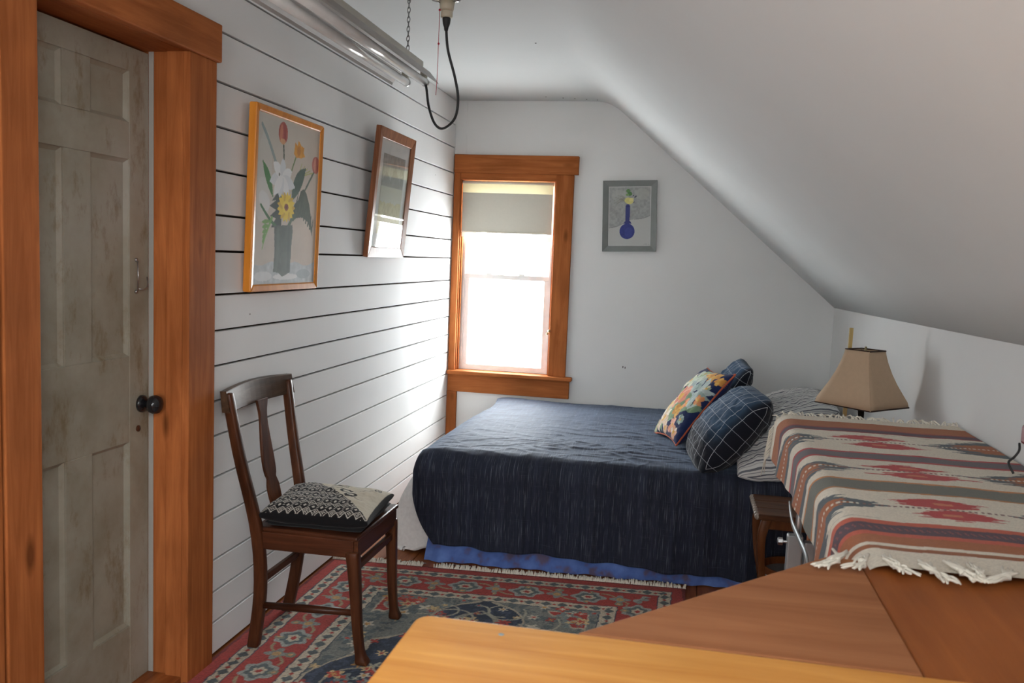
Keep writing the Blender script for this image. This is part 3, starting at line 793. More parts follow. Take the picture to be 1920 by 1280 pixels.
st = MB().tube([(sx-0.022,sy-0.02,ZC-0.06),(sx-0.023,sy-0.02,ZC-0.18),(sx-0.024,sy-0.02,ZC-0.30),(sx-0.027,sy-0.02,ZC-0.375)], 0.0011, 6).build('pull_string', M['redstring'], so, True)
for z in (0.058, 0.183):
    MB().lathe([(0.0006,-0.005),(0.004,-0.002),(0.004,0.002),(0.0006,0.005)], (sx-0.0225,sy-0.02,ZC-z), 10).build('knot', M['redstring'], st, True)
co = empty('power_cord', (sx, sy, ZC-0.08), 'black rubber cord looping from the ceiling socket to the shop light', 'cord')
MB().lathe([(0.015,-0.080),(0.016,-0.088),(0.014,-0.105),(0.009,-0.118),(0.007,-0.13)], (sx,sy,ZC), 20).build('plug', M['rubber'], co, True)
pts = spline([(sx,sy,ZC-0.12),(sx+0.008,sy+0.005,ZC-0.20),(sx+0.035,sy+0.02,ZC-0.30),(sx+0.048,sy+0.03,ZC-0.38),(sx+0.032,sy+0.05,ZC-0.45),
              (0.53,3.40,1.900),(0.478,3.45,1.925),(0.435,3.50,2.00),(0.412,3.525,2.09),(0.39,3.525,2.155)], 60)
MB().tube([tuple(p) for p in pts], 0.0052, 10).build('cable', M['rubber'], co, True)

# ================================================================== RUG
RW, RL = 1.572, 2.42
nx, ny = 420, 640
xx, dd = np.meshgrid(np.linspace(0,RW,nx), np.linspace(0,RL,ny))
def C3(c): return np.array(c, float)
RED, CRM, SLT, NVY, GRY, DKR = C3((158,62,56)), C3((186,174,154)), C3((92,100,102)), C3((54,62,76)), C3((132,134,128)), C3((112,44,42))
wob = (fbm(xx*30, dd*30, 9)-0.47)*0.012
x_, d_ = xx+wob, dd+wob*0.8
e = np.minimum(np.minimum(x_, RW-x_), np.minimum(d_, RL-d_))
alongx = np.minimum(d_, RL-d_) < np.minimum(x_, RW-x_)
s_ = np.where(alongx, x_-RW/2, d_-RL/2)
def mask_put(C, m, c): C[m] = c
C = np.zeros((ny,nx,3))+RED
C[e < 0.012] = DKR
fld = e >= 0.335
# guard stripes
for g0, g1 in ((0.055,0.112),(0.268,0.335)):
    m = (e >= g0) & (e < g1); C[m] = CRM
    gc = (g0+g1)/2; ph = np.mod(s_, 0.066)/0.066-0.5
    m2 = m & (np.abs(ph)*0.066+np.abs(e-gc)*1.1 < 0.024); C[m2] = SLT*0.95
    m3 = m & (np.abs(np.abs(ph)-0.5)*0.066+np.abs(e-gc) < 0.010); C[m3] = RED
    C[m & ((e < g0+0.004) | (e > g1-0.004))] = NVY*1.1
# main border motifs
mb_ = (e >= 0.112) & (e < 0.268); gc = 0.19
per = 0.26; k = np.floor(s_/per); ph = (s_/per-k-0.5)*per
rr = np.hypot(ph*0.85, e-gc); lob = 0.056+0.008*np.cos(6*np.arctan2(e-gc, ph))
C[mb_ & (rr < lob)] = GRY*1.12; C[mb_ & (rr < lob*0.72)] = SLT; C[mb_ & (rr < lob*0.42)] = CRM; C[mb_ & (rr < lob*0.2)] = RED
vine = np.abs(e-gc-0.045*np.sin(s_/per*2*math.pi)) < 0.006
C[mb_ & vine & (rr > 0.06)] = C3((150,132,104))
ph2 = (np.mod(s_/per+0.5,1)-0.5)*per
r2 = np.hypot(ph2, (e-gc)); C[mb_ & (r2 < 0.034+0.012*np.cos(4*np.arctan2(e-gc,ph2)))] = GRY; C[mb_ & (r2 < 0.016)] = C3((176,140,96))
ph3 = (np.mod(s_/per*2+0.5,1)-0.5)*per/2
r3 = np.hypot(ph3, e-gc-0.05*np.sign(np.sin(s_*40))); C[mb_ & (r3 < 0.018)] = C3((128,128,110)); C[mb_ & (r3 < 0.008)] = C3((190,150,110))
# field
cx_, cd_ = RW/2, RL/2-0.02
fx2, fd2 = np.abs(x_-cx_), np.abs(d_-cd_)
nf = fbm(xx*45, dd*45, 21)
C[fld] = (GRY*0.92)
m = fld & (nf > 0.50); C[m] = SLT
lobe = fx2/0.47+fd2/0.95+0.05*np.cos(fx2*26)+0.05*np.cos(fd2*22)
m = fld & (lobe < 1.06); C[m] = CRM*0.9
m = fld & (lobe < 1.03); C[m] = NVY
m = fld & (lobe < 1.03) & (nf > 0.55); C[m] = NVY*1.25
m = fld & (np.abs(lobe-0.82) < 0.012); C[m] = C3((140,138,126))
m = fld & (lobe < 0.52); C[m] = CRM*0.9
m = fld & (lobe < 0.49); C[m] = RED
m = fld & (lobe < 0.22); C[m] = SLT*0.8
# red corner pieces of the field
qx, qd = np.minimum(x_-0.335, RW-0.335-x_), np.minimum(d_-0.335, RL-0.335-d_)
m = fld & (qx > 0.035) & (qd > 0.035) & (qx+qd*0.9 < 0.235+0.02*np.cos(qx*70)); C[m] = CRM*0.95
m = fld & (qx > 0.042) & (qd > 0.042) & (qx+qd*0.9 < 0.222+0.02*np.cos(qx*70)); C[m] = RED*1.02
m = fld & (np.hypot(qx-0.095, qd-0.10) < 0.040); C[m] = GRY
m = fld & (np.hypot(qx-0.095, qd-0.10) < 0.022); C[m] = RED
# scattered flowers, tendrils
rf = random.Random(5)
pal = [C3((196,170,128)), C3((176,74,62)), C3((190,182,164)), C3((182,138,84)), C3((120,130,128)), C3((150,62,60))]
for k in range(330):
    px, pd = rf.uniform(0.34, RW-0.34), rf.uniform(0.34, RL-0.34); R_ = rf.uniform(0.014, 0.036)
    i0, i1 = int((pd-0.05)/RL*ny), int((pd+0.05)/RL*ny); j0, j1 = int((px-0.05)/RW*nx), int((px+0.05)/RW*nx)
    sub = (slice(max(i0,0),i1), slice(max(j0,0),j1))
    X_, D_ = x_[sub]-px, d_[sub]-pd; an = np.arctan2(D_, X_); rr = np.hypot(X_, D_)
    npet = rf.choice((4,5,6)); ed = R_*(0.72+0.28*np.cos(npet*an+rf.random()*6))
    Cs = C[sub]; c1 = rf.choice(pal); Cs[rr < ed] = c1
    Cs[rr < ed*0.45] = rf.choice(pal)
for k in range(46):
    px, pd = rf.uniform(0.40, RW-0.40), rf.uniform(0.40, RL-0.40); R_ = rf.uniform(0.04,0.08); a0 = rf.random()*6
    X_, D_ = x_-px, d_-pd; an = np.mod(np.arctan2(D_, X_)-a0, 6.283)
    C[fld & (np.abs(np.hypot(X_, D_)-R_) < 0.0045) & (an < 3.3)] = C3((158,154,138))
C *= (0.86+0.28*nr.rand(ny,nx,1)); C *= (0.9+0.2*fbm(xx*3, dd*3, 2))[...,None]
P = np.zeros((ny,nx,3)); P[...,0] = 0.010+xx
P[...,1] = 3.622+0.0745*xx-dd; P[...,2] = 0.0075+0.0012*fbm(xx*60, dd*60, 4)
rug = empty('area_rug', (0.8, 2.5, 0), 'worn red and slate-blue oriental patterned rug on the wooden floor', 'rug')
link('pile', grid_mesh('pile', P, linA(C), flip=True), M['rug'], rug, True)
b_ = MB(); b_.add([(0.010,3.622,0.0005),(0.010+RW,3.622+0.0745*RW,0.0005),(0.010+RW,3.622+0.0745*RW-RL,0.0005),(0.010,3.622-RL,0.0005),
                   (0.010,3.622,0.0074),(0.010+RW,3.622+0.0745*RW,0.0074),(0.010+RW,3.622+0.0745*RW-RL,0.0074),(0.010,3.622-RL,0.0074)],
                  [(0,1,2,3),(7,6,5,4),(0,4,5,1),(1,5,6,2),(2,6,7,3),(3,7,4,0)])
b_.build('backing', M['lamptrim'], rug)
fr = MB(); rf = random.Random(8)
for k in range(420):
    x = 0.012+RW*k/420+rf.uniform(-0.003,0.003); y = 3.622+0.0745*(x-0.01)
    if vnoise(np.array(x*9.0), np.array(0.3), 4) < 0.22: continue
    l_ = rf.uniform(0.018,0.048); dx = rf.uniform(-0.012,0.012)
    fr.tube([(x,y-0.002,0.007),(x+dx*0.5,y+l_*0.4,0.012+rf.random()*0.012),(x+dx,y+l_,0.004+rf.random()*0.008)], [0.0032,0.0032,0.0016], 5)
o = fr.build('fringe', M['cream_fringe'], rug, True); o['kind'] = 'stuff'

# ================================================================== CHAIR
chair = empty('side_chair', (0.29, 2.88, 0.0), 'dark oak side chair with a vase-shaped splat against the plank wall', 'chair')
ZR = 0.0088
def leg_bar(path, sizes, mat='chair', name='leg', par=chair, bev=0.006):
    return MB().bar([tuple(p) for p in path], sizes).build(name, M[mat], par, True, bev, 2)
def post(foot, mid, seat, up, top):
    P_ = spline([foot, mid, seat, up, top], 18)
    sz = [(0.040-0.012*max(0,t-0.45), 0.036-0.008*t) for t in np.linspace(0,1,18)]
    return leg_bar(P_, sz, 'chair', 'back_post')
post((0.098,2.716,ZR),(0.128,2.702,0.22),(0.128,2.672,0.44),(0.075,2.645,0.70),(0.036,2.632,0.915))
post((0.072,3.034,ZR),(0.110,3.035,0.22),(0.124,3.028,0.44),(0.074,3.050,0.70),(0.036,3.070,0.905))
def fleg(x, y, fx2, fy2):
    P_ = spline([(x,y,0.40),(x+(fx2-x)*0.25,y,0.28),(x+(fx2-x)*0.48,y,0.14),(x+(fx2-x)*0.72,y+(fy2-y)*0.6,0.05),(fx2,fy2,ZR)], 16)
    sz = [(0.042,0.042)]*2 + [(0.042-0.011*math.sin(min(1,t*1.25)*math.pi/2),)*2 for t in np.linspace(0.1,0.8,9)] + [(0.031,0.031),(0.034,0.034),(0.041,0.041),(0.043,0.043),(0.036,0.036)]
    return leg_bar(P_, sz[:16], 'chair', 'front_leg')
fleg(0.468,2.690,0.514,2.694); fleg(0.468,3.072,0.494,3.084)
# seat frame: four rails and the seat board
def rail(p, q, z0, z1, th, name='seat_rail', mat='chair_x'):
    p, q = Vector((*p,0)), Vector((*q,0)); d = (q-p).normalized(); nrm = Vector((-d.y,d.x,0))*th/2
    a = [p-nrm, q-nrm, q+nrm, p+nrm]
    return MB().add([(v.x,v.y,z0) for v in a]+[(v.x,v.y,z1) for v in a], [(0,3,2,1),(4,5,6,7),(0,1,5,4),(1,2,6,5),(2,3,7,6),(3,0,4,7)]).build(name, M[mat], chair, bevel=0.004)
rail((0.135,2.682),(0.474,2.688),0.378,0.440,0.022); rail((0.135,3.022),(0.474,3.074),0.378,0.440,0.022)
rail((0.476,2.684),(0.476,3.078),0.378,0.440,0.024,'seat_rail','chair_y'); rail((0.130,2.69),(0.130,3.02),0.378,0.440,0.022,'seat_rail','chair_y')
MB().prism([(0.110,2.680,0.438),(0.491,2.668,0.438),(0.491,3.094,0.438),(0.110,3.030,0.438)], (0,0,0.016)).build('seat', M['chair_x'], chair, bevel=0.006)
# stretchers
MB().tube([(0.115,2.708,0.165),(0.30,2.70,0.176),(0.478,2.692,0.186)], [0.011,0.014,0.011], 12).build('stretcher', M['chair_x'], chair, True)
MB().box(0.464,0.482,2.70,3.07,0.325,0.350).build('stretcher', M['chair_y'], chair, bevel=0.003)
MB().box(0.108,0.124,2.71,3.03,0.232,0.258).build('stretcher', M['chair_y'], chair, bevel=0.003)
# crest rail, splat
ys_ = np.linspace(2.612,3.098,14); pts_f = []; 
cr = MB()
sec = []
for y in ys_:
    t = (y-2.612)/0.486; x = 0.052-0.020*math.sin(math.pi*t); zt = 0.922+0.010*math.sin(math.pi*t)
    sec.append([(x+0.004,y,0.850),(x-0.024,y,0.850),(x-0.032,y,zt),(x-0.010,y,zt)])
for i in range(len(sec)-1):
    cr.add(sec[i]+sec[i+1], [(0,4,5,1),(1,5,6,2),(2,6,7,3),(3,7,4,0)])
cr.add(sec[0], [(3,2,1,0)]); cr.add(sec[-1], [(0,1,2,3)])
cr.build('crest_rail', M['crest'], chair, False, 0.004)
zz = [(0.452,0.031),(0.50,0.040),(0.545,0.041),(0.566,0.034),(0.578,0.030),(0.592,0.037),(0.62,0.041),(0.66,0.040),(0.71,0.034),(0.77,0.026),(0.81,0.026),(0.84,0.034),(0.86,0.040)]
sp = spline(zz, 40); pts = []
for s_ in (1,-1):
    rows = sp if s_ == 1 else sp[::-1]
    for z, hw in rows:
        t = (z-0.45)/0.42; pts.append((0.112-0.075*t-0.012*math.sin(math.pi*t), 2.857+s_*hw, z))
MB().prism(pts, (0.010,0,0.002)).build('splat', M['chair'], chair, False, 0.002)

# ================================================================== SOFT THINGS
def soft(name, c, ex, ey, w, h, t, colf=None, n=64, p=2.6, q=0.42, pinch=0.07, wr=0.006, seed=1, mat=None, parent=None, sag=None, rnd=0.0, arc=False):
    """closed cushion; ex, ey face axes. colf(U,V,side)->sRGB array"""
    ex = Vector(ex).normalized(); ey = Vector(ey); ey = (ey-ex*ey.dot(ex)).normalized(); ez = ex.cross(ey)
    u, v = np.meshgrid(np.linspace(-1,1,n), np.linspace(-1,1,n))
    U = w/2*u*(1-pinch*(1-v*v)*np.abs(u)); V = h/2*v*(1-pinch*(1-u*u)*np.abs(v))
    U, V = U*(1-rnd*v**4), V*(1-rnd*u**4)
    th = t/2*np.clip((1-np.abs(u)**p)*(1-np.abs(v)**p), 0, 1)**q
    edge = np.clip((1-np.maximum(np.abs(u), np.abs(v)))*6, 0, 1)
    Ps, Cs, UVs = [], [], []
    for side in (1,-1):
        W = side*(th+edge*wr*(fbm(u*3.1+7*side, v*3.1, seed)-0.47)*4) + 0.5*wr*(fbm(u*2, v*2, seed+3)-0.47)*4
        if sag is not None: W = W+sag(u, v)
        Q = np.array(c)[None,None,:]+U[...,None]*np.array(ex)+V[...,None]*np.array(ey)+W[...,None]*np.array(ez)
        Ps.append(Q)
        if colf is not None:
            Ua, Va = U, V
            if arc:                                        # pattern follows the cloth over the bulge
                Ua = np.zeros_like(U); Ua[:,1:] = np.cumsum(np.hypot(np.diff(U, axis=1), np.diff(th, axis=1)), 1); Ua -= Ua[:,n//2:n//2+1]
                Va = np.zeros_like(V); Va[1:] = np.cumsum(np.hypot(np.diff(V, axis=0), np.diff(th, axis=0)), 0); Va -= Va[n//2:n//2+1]
            Cs.append(linA(colf(u, v, Ua, Va, side))); UVs.append(np.stack([Ua+1.0, Va+1.0], -1))
    a = grid_mesh(name, Ps[0], Cs[0] if Cs else None, uv=UVs[0] if UVs else None)
    b = grid_mesh(name+'_b', Ps[1], Cs[1] if Cs else None, flip=True, uv=UVs[1] if UVs else None)
    import bmesh
    bm = bmesh.new(); bm.from_mesh(a); bm.from_mesh(b)
    bmesh.ops.remove_doubles(bm, verts=bm.verts, dist=0.0004)
    for f in bm.faces: f.smooth = True
    bm.to_mesh(a); bm.free(); bpy.data.meshes.remove(b)
    return link(name, a, mat, parent, True), Ps[0]

# chair cushion: half black geometric weave, half cream with black drawings
cvn = 190
cu = Canvas(cvn, cvn, (198,190,172), 0.92)
def dr(*a, **k): cu.stroke(*a, **k)
K_ = (34,30,30)
for (a0,b0) in ((0.62,0.66),(0.70,0.52)):
    for k in range(3):
        cu.stroke([(a0-0.06+0.01*k,b0),(a0-0.03,b0-0.05+0.012*k),(a0+0.03,b0-0.045+0.01*k),(a0+0.06-0.01*k,b0+0.01),(a0+0.02,b0+0.05-0.01*k),(a0-0.04,b0+0.045-0.012*k),(a0-0.06+0.01*k,b0)], 0.006, 0.006, K_)
cu.ell(0.90,0.80,0.035,0.05,K_); cu.ell(0.90,0.80,0.022,0.035,(198,190,172)); cu.stroke([(0.88,0.77),(0.91,0.83)],0.005,0.005,K_); cu.stroke([(0.92,0.77),(0.89,0.83)],0.005,0.005,K_)
cu.stroke([(0.70,0.62),(0.78,0.68),(0.86,0.76)],0.005,0.005,K_); cu.stroke([(0.45,0.86),(0.60,0.84),(0.72,0.90)],0.012,0.006,K_); cu.stroke([(0.44,0.80),(0.52,0.78),(0.60,0.80)],0.010,0.005,K_)
cu.stroke([(0.56,0.72),(0.50,0.70),(0.44,0.72)],0.008,0.004,K_); cu.stroke([(0.80,0.86),(0.86,0.90),(0.94,0.92)],0.005,0.004,K_); cu.stroke([(0.76,0.46),(0.80,0.42),(0.84,0.43)],0.006,0.003,K_)
cu.c += (nr.rand(cvn,cvn,1)-0.5)*10
def cush_col(u, v, U, V, side):
    if side < 0: return np.zeros(u.shape+(3,))+np.array((22,21,23.))
    out = cu.c.copy()
    blk = v < -1.25*u+0.30
    pU, pV = 0.030, 0.052
    du = np.abs(np.mod(U, pU)-pU/2); t = np.mod(V+0.18, pV)
    du2 = np.abs(np.mod(U+pU/2, pU)-pU/2)
    wht = (du/0.0062+np.abs(t-0.008)/0.0085 < 1) | ((du2 < 0.0036) & (np.abs(t-0.008) < 0.0016))
    dl = du2/(pU/2)+np.abs(t-0.034)/0.0175
    wht |= (dl > 0.86) & (dl < 1.10) & (t > 0.016)
    wht |= (dl < 0.62) & (np.mod(np.floor(U/0.0045)+np.floor(V/0.0045), 2) == 0) & (t > 0.016)
    c = np.where(wht[...,None], np.array((196,190,180.)), np.array((26,24,26.)))
    out[blk] = c[blk]
    edge = (np.maximum(np.abs(u), np.abs(v)) > 0.975)
    out[edge] = (22,21,23)
    return out
cush = empty('seat_cushion', (0.31, 2.85, 0.455), 'black and cream patterned cushion lying on the oak chair', 'cushion')
soft('cover', (0.312,2.850,0.500), (0.35,0.026,-0.004), (0.05,0.30,0.012), 0.385, 0.345, 0.082, cush_col, cvn, 3.2, 0.36, 0.05, 0.004, 3, M['print'], cush)
soft('foam_pad', (0.315,2.858,0.470), (1,0.05,0), (0.05,1,0), 0.35, 0.33, 0.034, None, 30, 8, 0.3, 0.02, 0.002, 4, M['blackcloth'], cush)

# ------------------------------------------------------------------ bed
bed = empty('bed', (1.33, 4.62, 0.0), 'low bed with a blue dust ruffle standing in front of the window wall', 'bed')
MB().box(0.36, 2.33, 3.90, 5.42, 0.27, 0.462).build('mattress', M['mattress'], bed, True, 0.05, 4)
MB().box(0.36, 2.33, 3.90, 5.42, 0.08, 0.268).build('box_spring', M['mattress'], bed, False, 0.015, 2)
for x in (0.42, 2.27):
    for y in (3.96, 5.36): MB().tube([(x,y,0.0),(x,y,0.085)], [0.022,0.028], 14).build('leg', M['bronze'], bed, True)
xs = np.linspace(0.40, 2.30, 220); zs_ = np.linspace(0.004, 0.14, 8)
P = np.array([[(x, 3.812+0.030*(x-0.4)-(0.070-0.035*(x-0.4)/1.9)*max(0,1-z/0.10)+0.008*math.sin(x*23)*(1-z*5)+0.007*math.sin(x*61+1)*(1-z*5), z) for x in xs] for z in zs_])
link('dust_ruffle', grid_mesh('dust_ruffle', P, flip=False), M['blue'], bed, True)
MB().box(0.36,2.33,3.86,3.90,0.12,0.135).build('ruffle_top', M['blue'], bed)

# white comforter hanging over the foot of the bed
x0, y0, y1, r, zt = 0.475, 3.975, 5.36, 0.165, 0.488
path = []
for t in np.linspace(0,1,70): path.append((x0, y1+(y0-y1)*t, -1, 0))
for a in np.linspace(0, math.pi/2, 34)[1:-1]: path.append((x0, y0, -math.cos(a), -math.sin(a)))
for t in np.linspace(0,1,24): path.append((x0+0.30*t, y0, 0, -1))
rows = np.linspace(0, 1, 40); P = np.zeros((len(rows), len(path), 3))
for j, (px, py, nx_, ny_) in enumerate(path):
    front = max(0.0, -ny_); side = max(0.0, -nx_)
    dmax = 0.575 - 0.03*math.sin(j*0.35)
    if px > x0: dmax -= min(0.14, (px-x0)*0.9)
    for i, t in enumerate(rows):
        d = dmax*t
        if d < r*math.pi/2: off = r*math.sin(d/r); z = zt-r*(1-math.cos(d/r))
        else: off = r; z = zt-r-(d-r*math.pi/2)
        drop = (zt-z)/zt
        off += side*0.135*drop**1.2 + side*front*0.17*drop
        off += 0.016*drop*(math.sin(j*0.33)+0.6*math.sin(j*0.71+1))*(1 if px == x0 else 0.3)
        off -= 0.05*max(0, drop-0.82)/0.18                  # hem tucks in at the floor
        bulge = 0.012*math.sin(drop*9+j*0.2)
        offy = min(off, r+0.035*drop*side)+0.008*(1-side)*0
        P[i,j] = (px+nx_*(off+bulge*side), py+ny_*offy, max(z, 0.014))
com = empty('comforter', (0.36, 4.6, 0.46), 'white comforter hanging over the foot of the bed', 'comforter')
P[...,0] = np.maximum(P[...,0], 0.012)
o = link('hanging_side', grid_mesh('hanging_side', P, flip=True), M['white_cotton'], com, True)
m_ = o.modifiers.new('thickness','SOLIDIFY'); m_.thickness = 0.012; m_.offset = -1
gx, gy = np.meshgrid(np.linspace(x0,0.80,18), np.linspace(y0,y1,40))
P = np.stack([gx, gy, np.full_like(gx, zt)+0.004*(fbm(gx*5,gy*5,2)-0.47)], -1)
o = link('top', grid_mesh('top', P), M['white_cotton'], com, True)

# dark blue coverlet
def coverlet_mat():
    m, nt, b, N = nodes('slub_navy_cotton')
    uv = N('ShaderNodeUVMap', uv_map='UVMap'); 
    mp = N('ShaderNodeMapping'); mp.inputs['Scale'].default_value = (340, 7, 1); nt.links.new(uv.outputs['UV'], mp.inputs['Vector'])
    n1 = N('ShaderNodeTexNoise', Scale=1.0, Detail=2.0, Roughness=0.7); nt.links.new(mp.outputs['Vector'], n1.inputs['Vector'])
    r1 = ramp(nt, n1.outputs['Fac'], [(0.58, (0,0,0)), (0.72, (0.95,0.95,0.95))])
    mp3 = N('ShaderNodeMapping'); mp3.inputs['Scale'].default_value = (60, 1.0, 1); nt.links.new(uv.outputs['UV'], mp3.inputs['Vector'])
    n3 = N('ShaderNodeTexNoise', Scale=1.0, Detail=3.0); nt.links.new(mp3.outputs['Vector'], n3.inputs['Vector'])
    base = ramp(nt, n3.outputs['Fac'], [(0.3, lin((25,28,40))), (0.7, lin((42,47,64)))])
    mp2 = N('ShaderNodeMapping'); mp2.inputs['Scale'].default_value = (9, 300, 1); nt.links.new(uv.outputs['UV'], mp2.inputs['Vector'])
    n2 = N('ShaderNodeTexNoise', Scale=1.0, Detail=2.0); nt.links.new(mp2.outputs['Vector'], n2.inputs['Vector'])
    r2 = ramp(nt, n2.outputs['Fac'], [(0.62, (0,0,0)), (0.8, (0.3,0.3,0.3))])
    c = mixc(nt, r1.outputs['Color'], base.outputs['Color'], lin((104,110,122)))
    c = mixc(nt, r2.outputs['Color'], c, lin((88,94,110)))
    nt.links.new(c, b.inputs['Base Color'])
    b.inputs['Roughness'].default_value = 0.75; b.inputs['Specular IOR Level'].default_value = 0.25
    b.inputs['Sheen Weight'].default_value = 0.25; b.inputs['Sheen Roughness'].default_value = 0.4
    b.inputs['Sheen Tint'].default_value = (0.55,0.72,1.0,1)
    bump(nt, b, n1.outputs['Fac'], 0.2, 0.002)
    return m
r = 0.105; yf = 3.885; yb = 5.40; ztp = 0.506
flat = yb-yf; total = flat+r*math.pi/2+0.338
nu, nv = 300, 260
P = np.zeros((nv,nu,3)); UV = np.zeros((nv,nu,2))
sv = np.linspace(0,total,nv)
for i, s_ in enumerate(sv):
    if s_ <= flat: y, z, k_ = yb-s_, ztp, 0.0
    elif s_ <= flat+r*math.pi/2:
        a = (s_-flat)/r; y, z, k_ = yf-r*math.sin(a), ztp-r*(1-math.cos(a)), a/(math.pi/2)
    else: y, z, k_ = yf-r, ztp-r-(s_-flat-r*math.pi/2), 1.0
    dropf = max(0, (ztp-z)/0.46)
    xl = 0.350+0.05*math.exp(-((s_-0.28)/0.25)**2) - 0.020*k_ + 0.115*max(0,dropf-0.45)**1.5/0.55**1.5
    x = np.linspace(xl, 2.30, nu)
    fold = 0.010*np.sin(x*17+1.3)+0.007*np.sin(x*39)+0.006*np.sin(x*8+2)
    P[i,:,0] = x
    P[i,:,1] = y - k_*fold*dropf*1.6 - 0.010*k_
    low = np.clip((0.44-x)/0.11, 0, 1)**2*0.030
    lump = 0.012*(fbm(x*2.4, np.full_like(x, s_*2.4), 31)-0.47)*2
    wr1 = fbm(x*9+2*np.sin(s_*6), np.full_like(x, s_*16), 12); wr2 = fbm(x*22, np.full_like(x, s_*13), 13)
    n1_ = fbm(x*4+1.6*np.sin(s_*2.5), np.full_like(x, s_*10), 12, 3); n2_ = fbm(x*7+4*s_, np.full_like(x, s_*7-0.6), 14, 3)
    ridge = np.clip(1-np.abs(2*n1_-0.9)*6, 0, 1)*0.0045*(0.4+np.exp(-((x-1.25)/0.4)**2-((s_-1.1)/0.4)**2)) + np.clip(1-np.abs(2*n2_-0.9)*6, 0, 1)*0.0035*np.exp(-((s_-1.35)/0.35)**2) + 0.003*(wr2-0.47)
    P[i,:,2] = z-(low+0)*(1-k_) + (lump+ridge)*(1-0.85*k_) + 0.012*k_*np.sin(x*2.1)
    UV[i,:,0] = x; UV[i,:,1] = s_
    if k_ > 0: P[i,:,2] += 0.0
cov = link('coverlet', grid_mesh('coverlet', P, uv=UV), coverlet_mat(), None, True)
m_ = cov.modifiers.new('thickness','SOLIDIFY'); m_.thickness = 0.004; m_.offset = 0
tag(cov, 'dark navy slub-woven coverlet spread over the bed', 'bedspread')

# pillows
def lined(name, specs, rough=0.9, wobble=0.012):
    """cloth with vertex colour ground and woven lines; specs: (axis 0/1, period, offset, half width, sRGB, strength)"""
    m, nt, b, N = nodes(name)
    a = N('ShaderNodeVertexColor', layer_name='Col'); c = a.outputs['Color']
    uv = N('ShaderNodeUVMap', uv_map='UVMap'); sp = N('ShaderNodeSeparateXYZ'); nt.links.new(uv.outputs['UV'], sp.inputs[0])
    wob_ = N('ShaderNodeTexNoise', Scale=7.0, Detail=1.0); nt.links.new(uv.outputs['UV'], wob_.inputs['Vector'])
    for ax, per_, off, hw, colr, k in specs:
        ad = N('ShaderNodeMath', operation='MULTIPLY_ADD'); nt.links.new(wob_.outputs['Fac'], ad.inputs[0]); ad.inputs[1].default_value = wobble
        nt.links.new(sp.outputs[ax], ad.inputs[2])
        o_ = N('ShaderNodeMath', operation='ADD'); nt.links.new(ad.outputs[0], o_.inputs[0]); o_.inputs[1].default_value = off
        pp = N('ShaderNodeMath', operation='PINGPONG'); nt.links.new(o_.outputs[0], pp.inputs[0]); pp.inputs[1].default_value = per_/2
        lt_ = N('ShaderNodeMath', operation='LESS_THAN'); nt.links.new(pp.outputs[0], lt_.inputs[0]); lt_.inputs[1].default_value = hw
        mu = N('ShaderNodeMath', operation='MULTIPLY'); nt.links.new(lt_.outputs[0], mu.inputs[0]); mu.inputs[1].default_value = k
        c = mixc(nt, mu.outputs[0], c, lin(colr))
    nt.links.new(c, b.inputs['Base Color']); b.inputs['Roughness'].default_value = rough; b.inputs['Specular IOR Level'].default_value = 0.15
    b.inputs['Sheen Weight'].default_value = 0.1
    return m
M['plaid'] = lined('windowpane_plaid', [(0,0.052,0.0,0.0012,(190,194,200),0.85),(1,0.060,0.0,0.0011,(170,176,186),0.6)])
M['ticking'] = lined('striped_ticking', [(0,0.050,0.0,0.0038,(112,114,122),1.0),(0,0.050,0.011,0.0014,(132,134,140),0.9),(0,0.050,0.024,0.0026,(104,106,116),1.0),(0,0.050,0.034,0.0012,(150,150,154),0.8)], wobble=0.005)
def stripes(u, v, U, V, side):
    c = np.zeros(u.shape+(3,))+np.array((214,214,212.))
    return c
def plaid(u, v, U, V, side):
    c = np.zeros(u.shape+(3,))+np.array((27,29,38.))
    if side < 0:
        g = np.clip((v+0.55)*2.2, 0, 1)*np.clip((0.98-np.abs(u))*8, 0, 1)
        c = c*(1-g[...,None])+np.array((50,74,98.))*g[...,None]
    return c
FN = 170
fl = Canvas(FN, FN, (34,44,82), 1.0)
fl.c += (fbm(fl.a*30, fl.b*30, 2)[...,None]-0.47)*14
rr_ = random.Random(21)
def blossom(a, b, R_, c1, c2, n=7):
    for k in range(n):
        t = 2*math.pi*k/n+rr_.random(); fl.leaf((a,b),(a+R_*math.cos(t),b+R_*math.sin(t)),R_*0.36,c1 if k % 2 else c2,0.1,1,26)
    fl.ell(a,b,R_*0.3,R_*0.3,(206,160,80))
def leaves(a, b, R_, n, c1, c2):
    for k in range(n):
        t = rr_.uniform(0,6.28); fl.leaf((a,b),(a+R_*math.cos(t),b+R_*math.sin(t)),R_*0.22,c1 if k % 2 else c2,0.15,1,24)
leaves(0.50,0.30,0.30,9,(138,158,128),(186,196,184)); leaves(0.62,0.42,0.26,7,(164,178,176),(112,138,110)); leaves(0.35,0.72,0.26,8,(176,190,176),(128,150,118)); leaves(0.30,0.45,0.22,6,(206,206,188),(140,160,126))
blossom(0.42,0.50,0.17,(222,168,146),(204,132,110)); blossom(0.30,0.82,0.17,(226,214,196),(208,186,164)); blossom(0.20,0.62,0.14,(230,222,206),(214,190,150)); blossom(0.24,0.25,0.13,(226,218,200),(190,200,176))
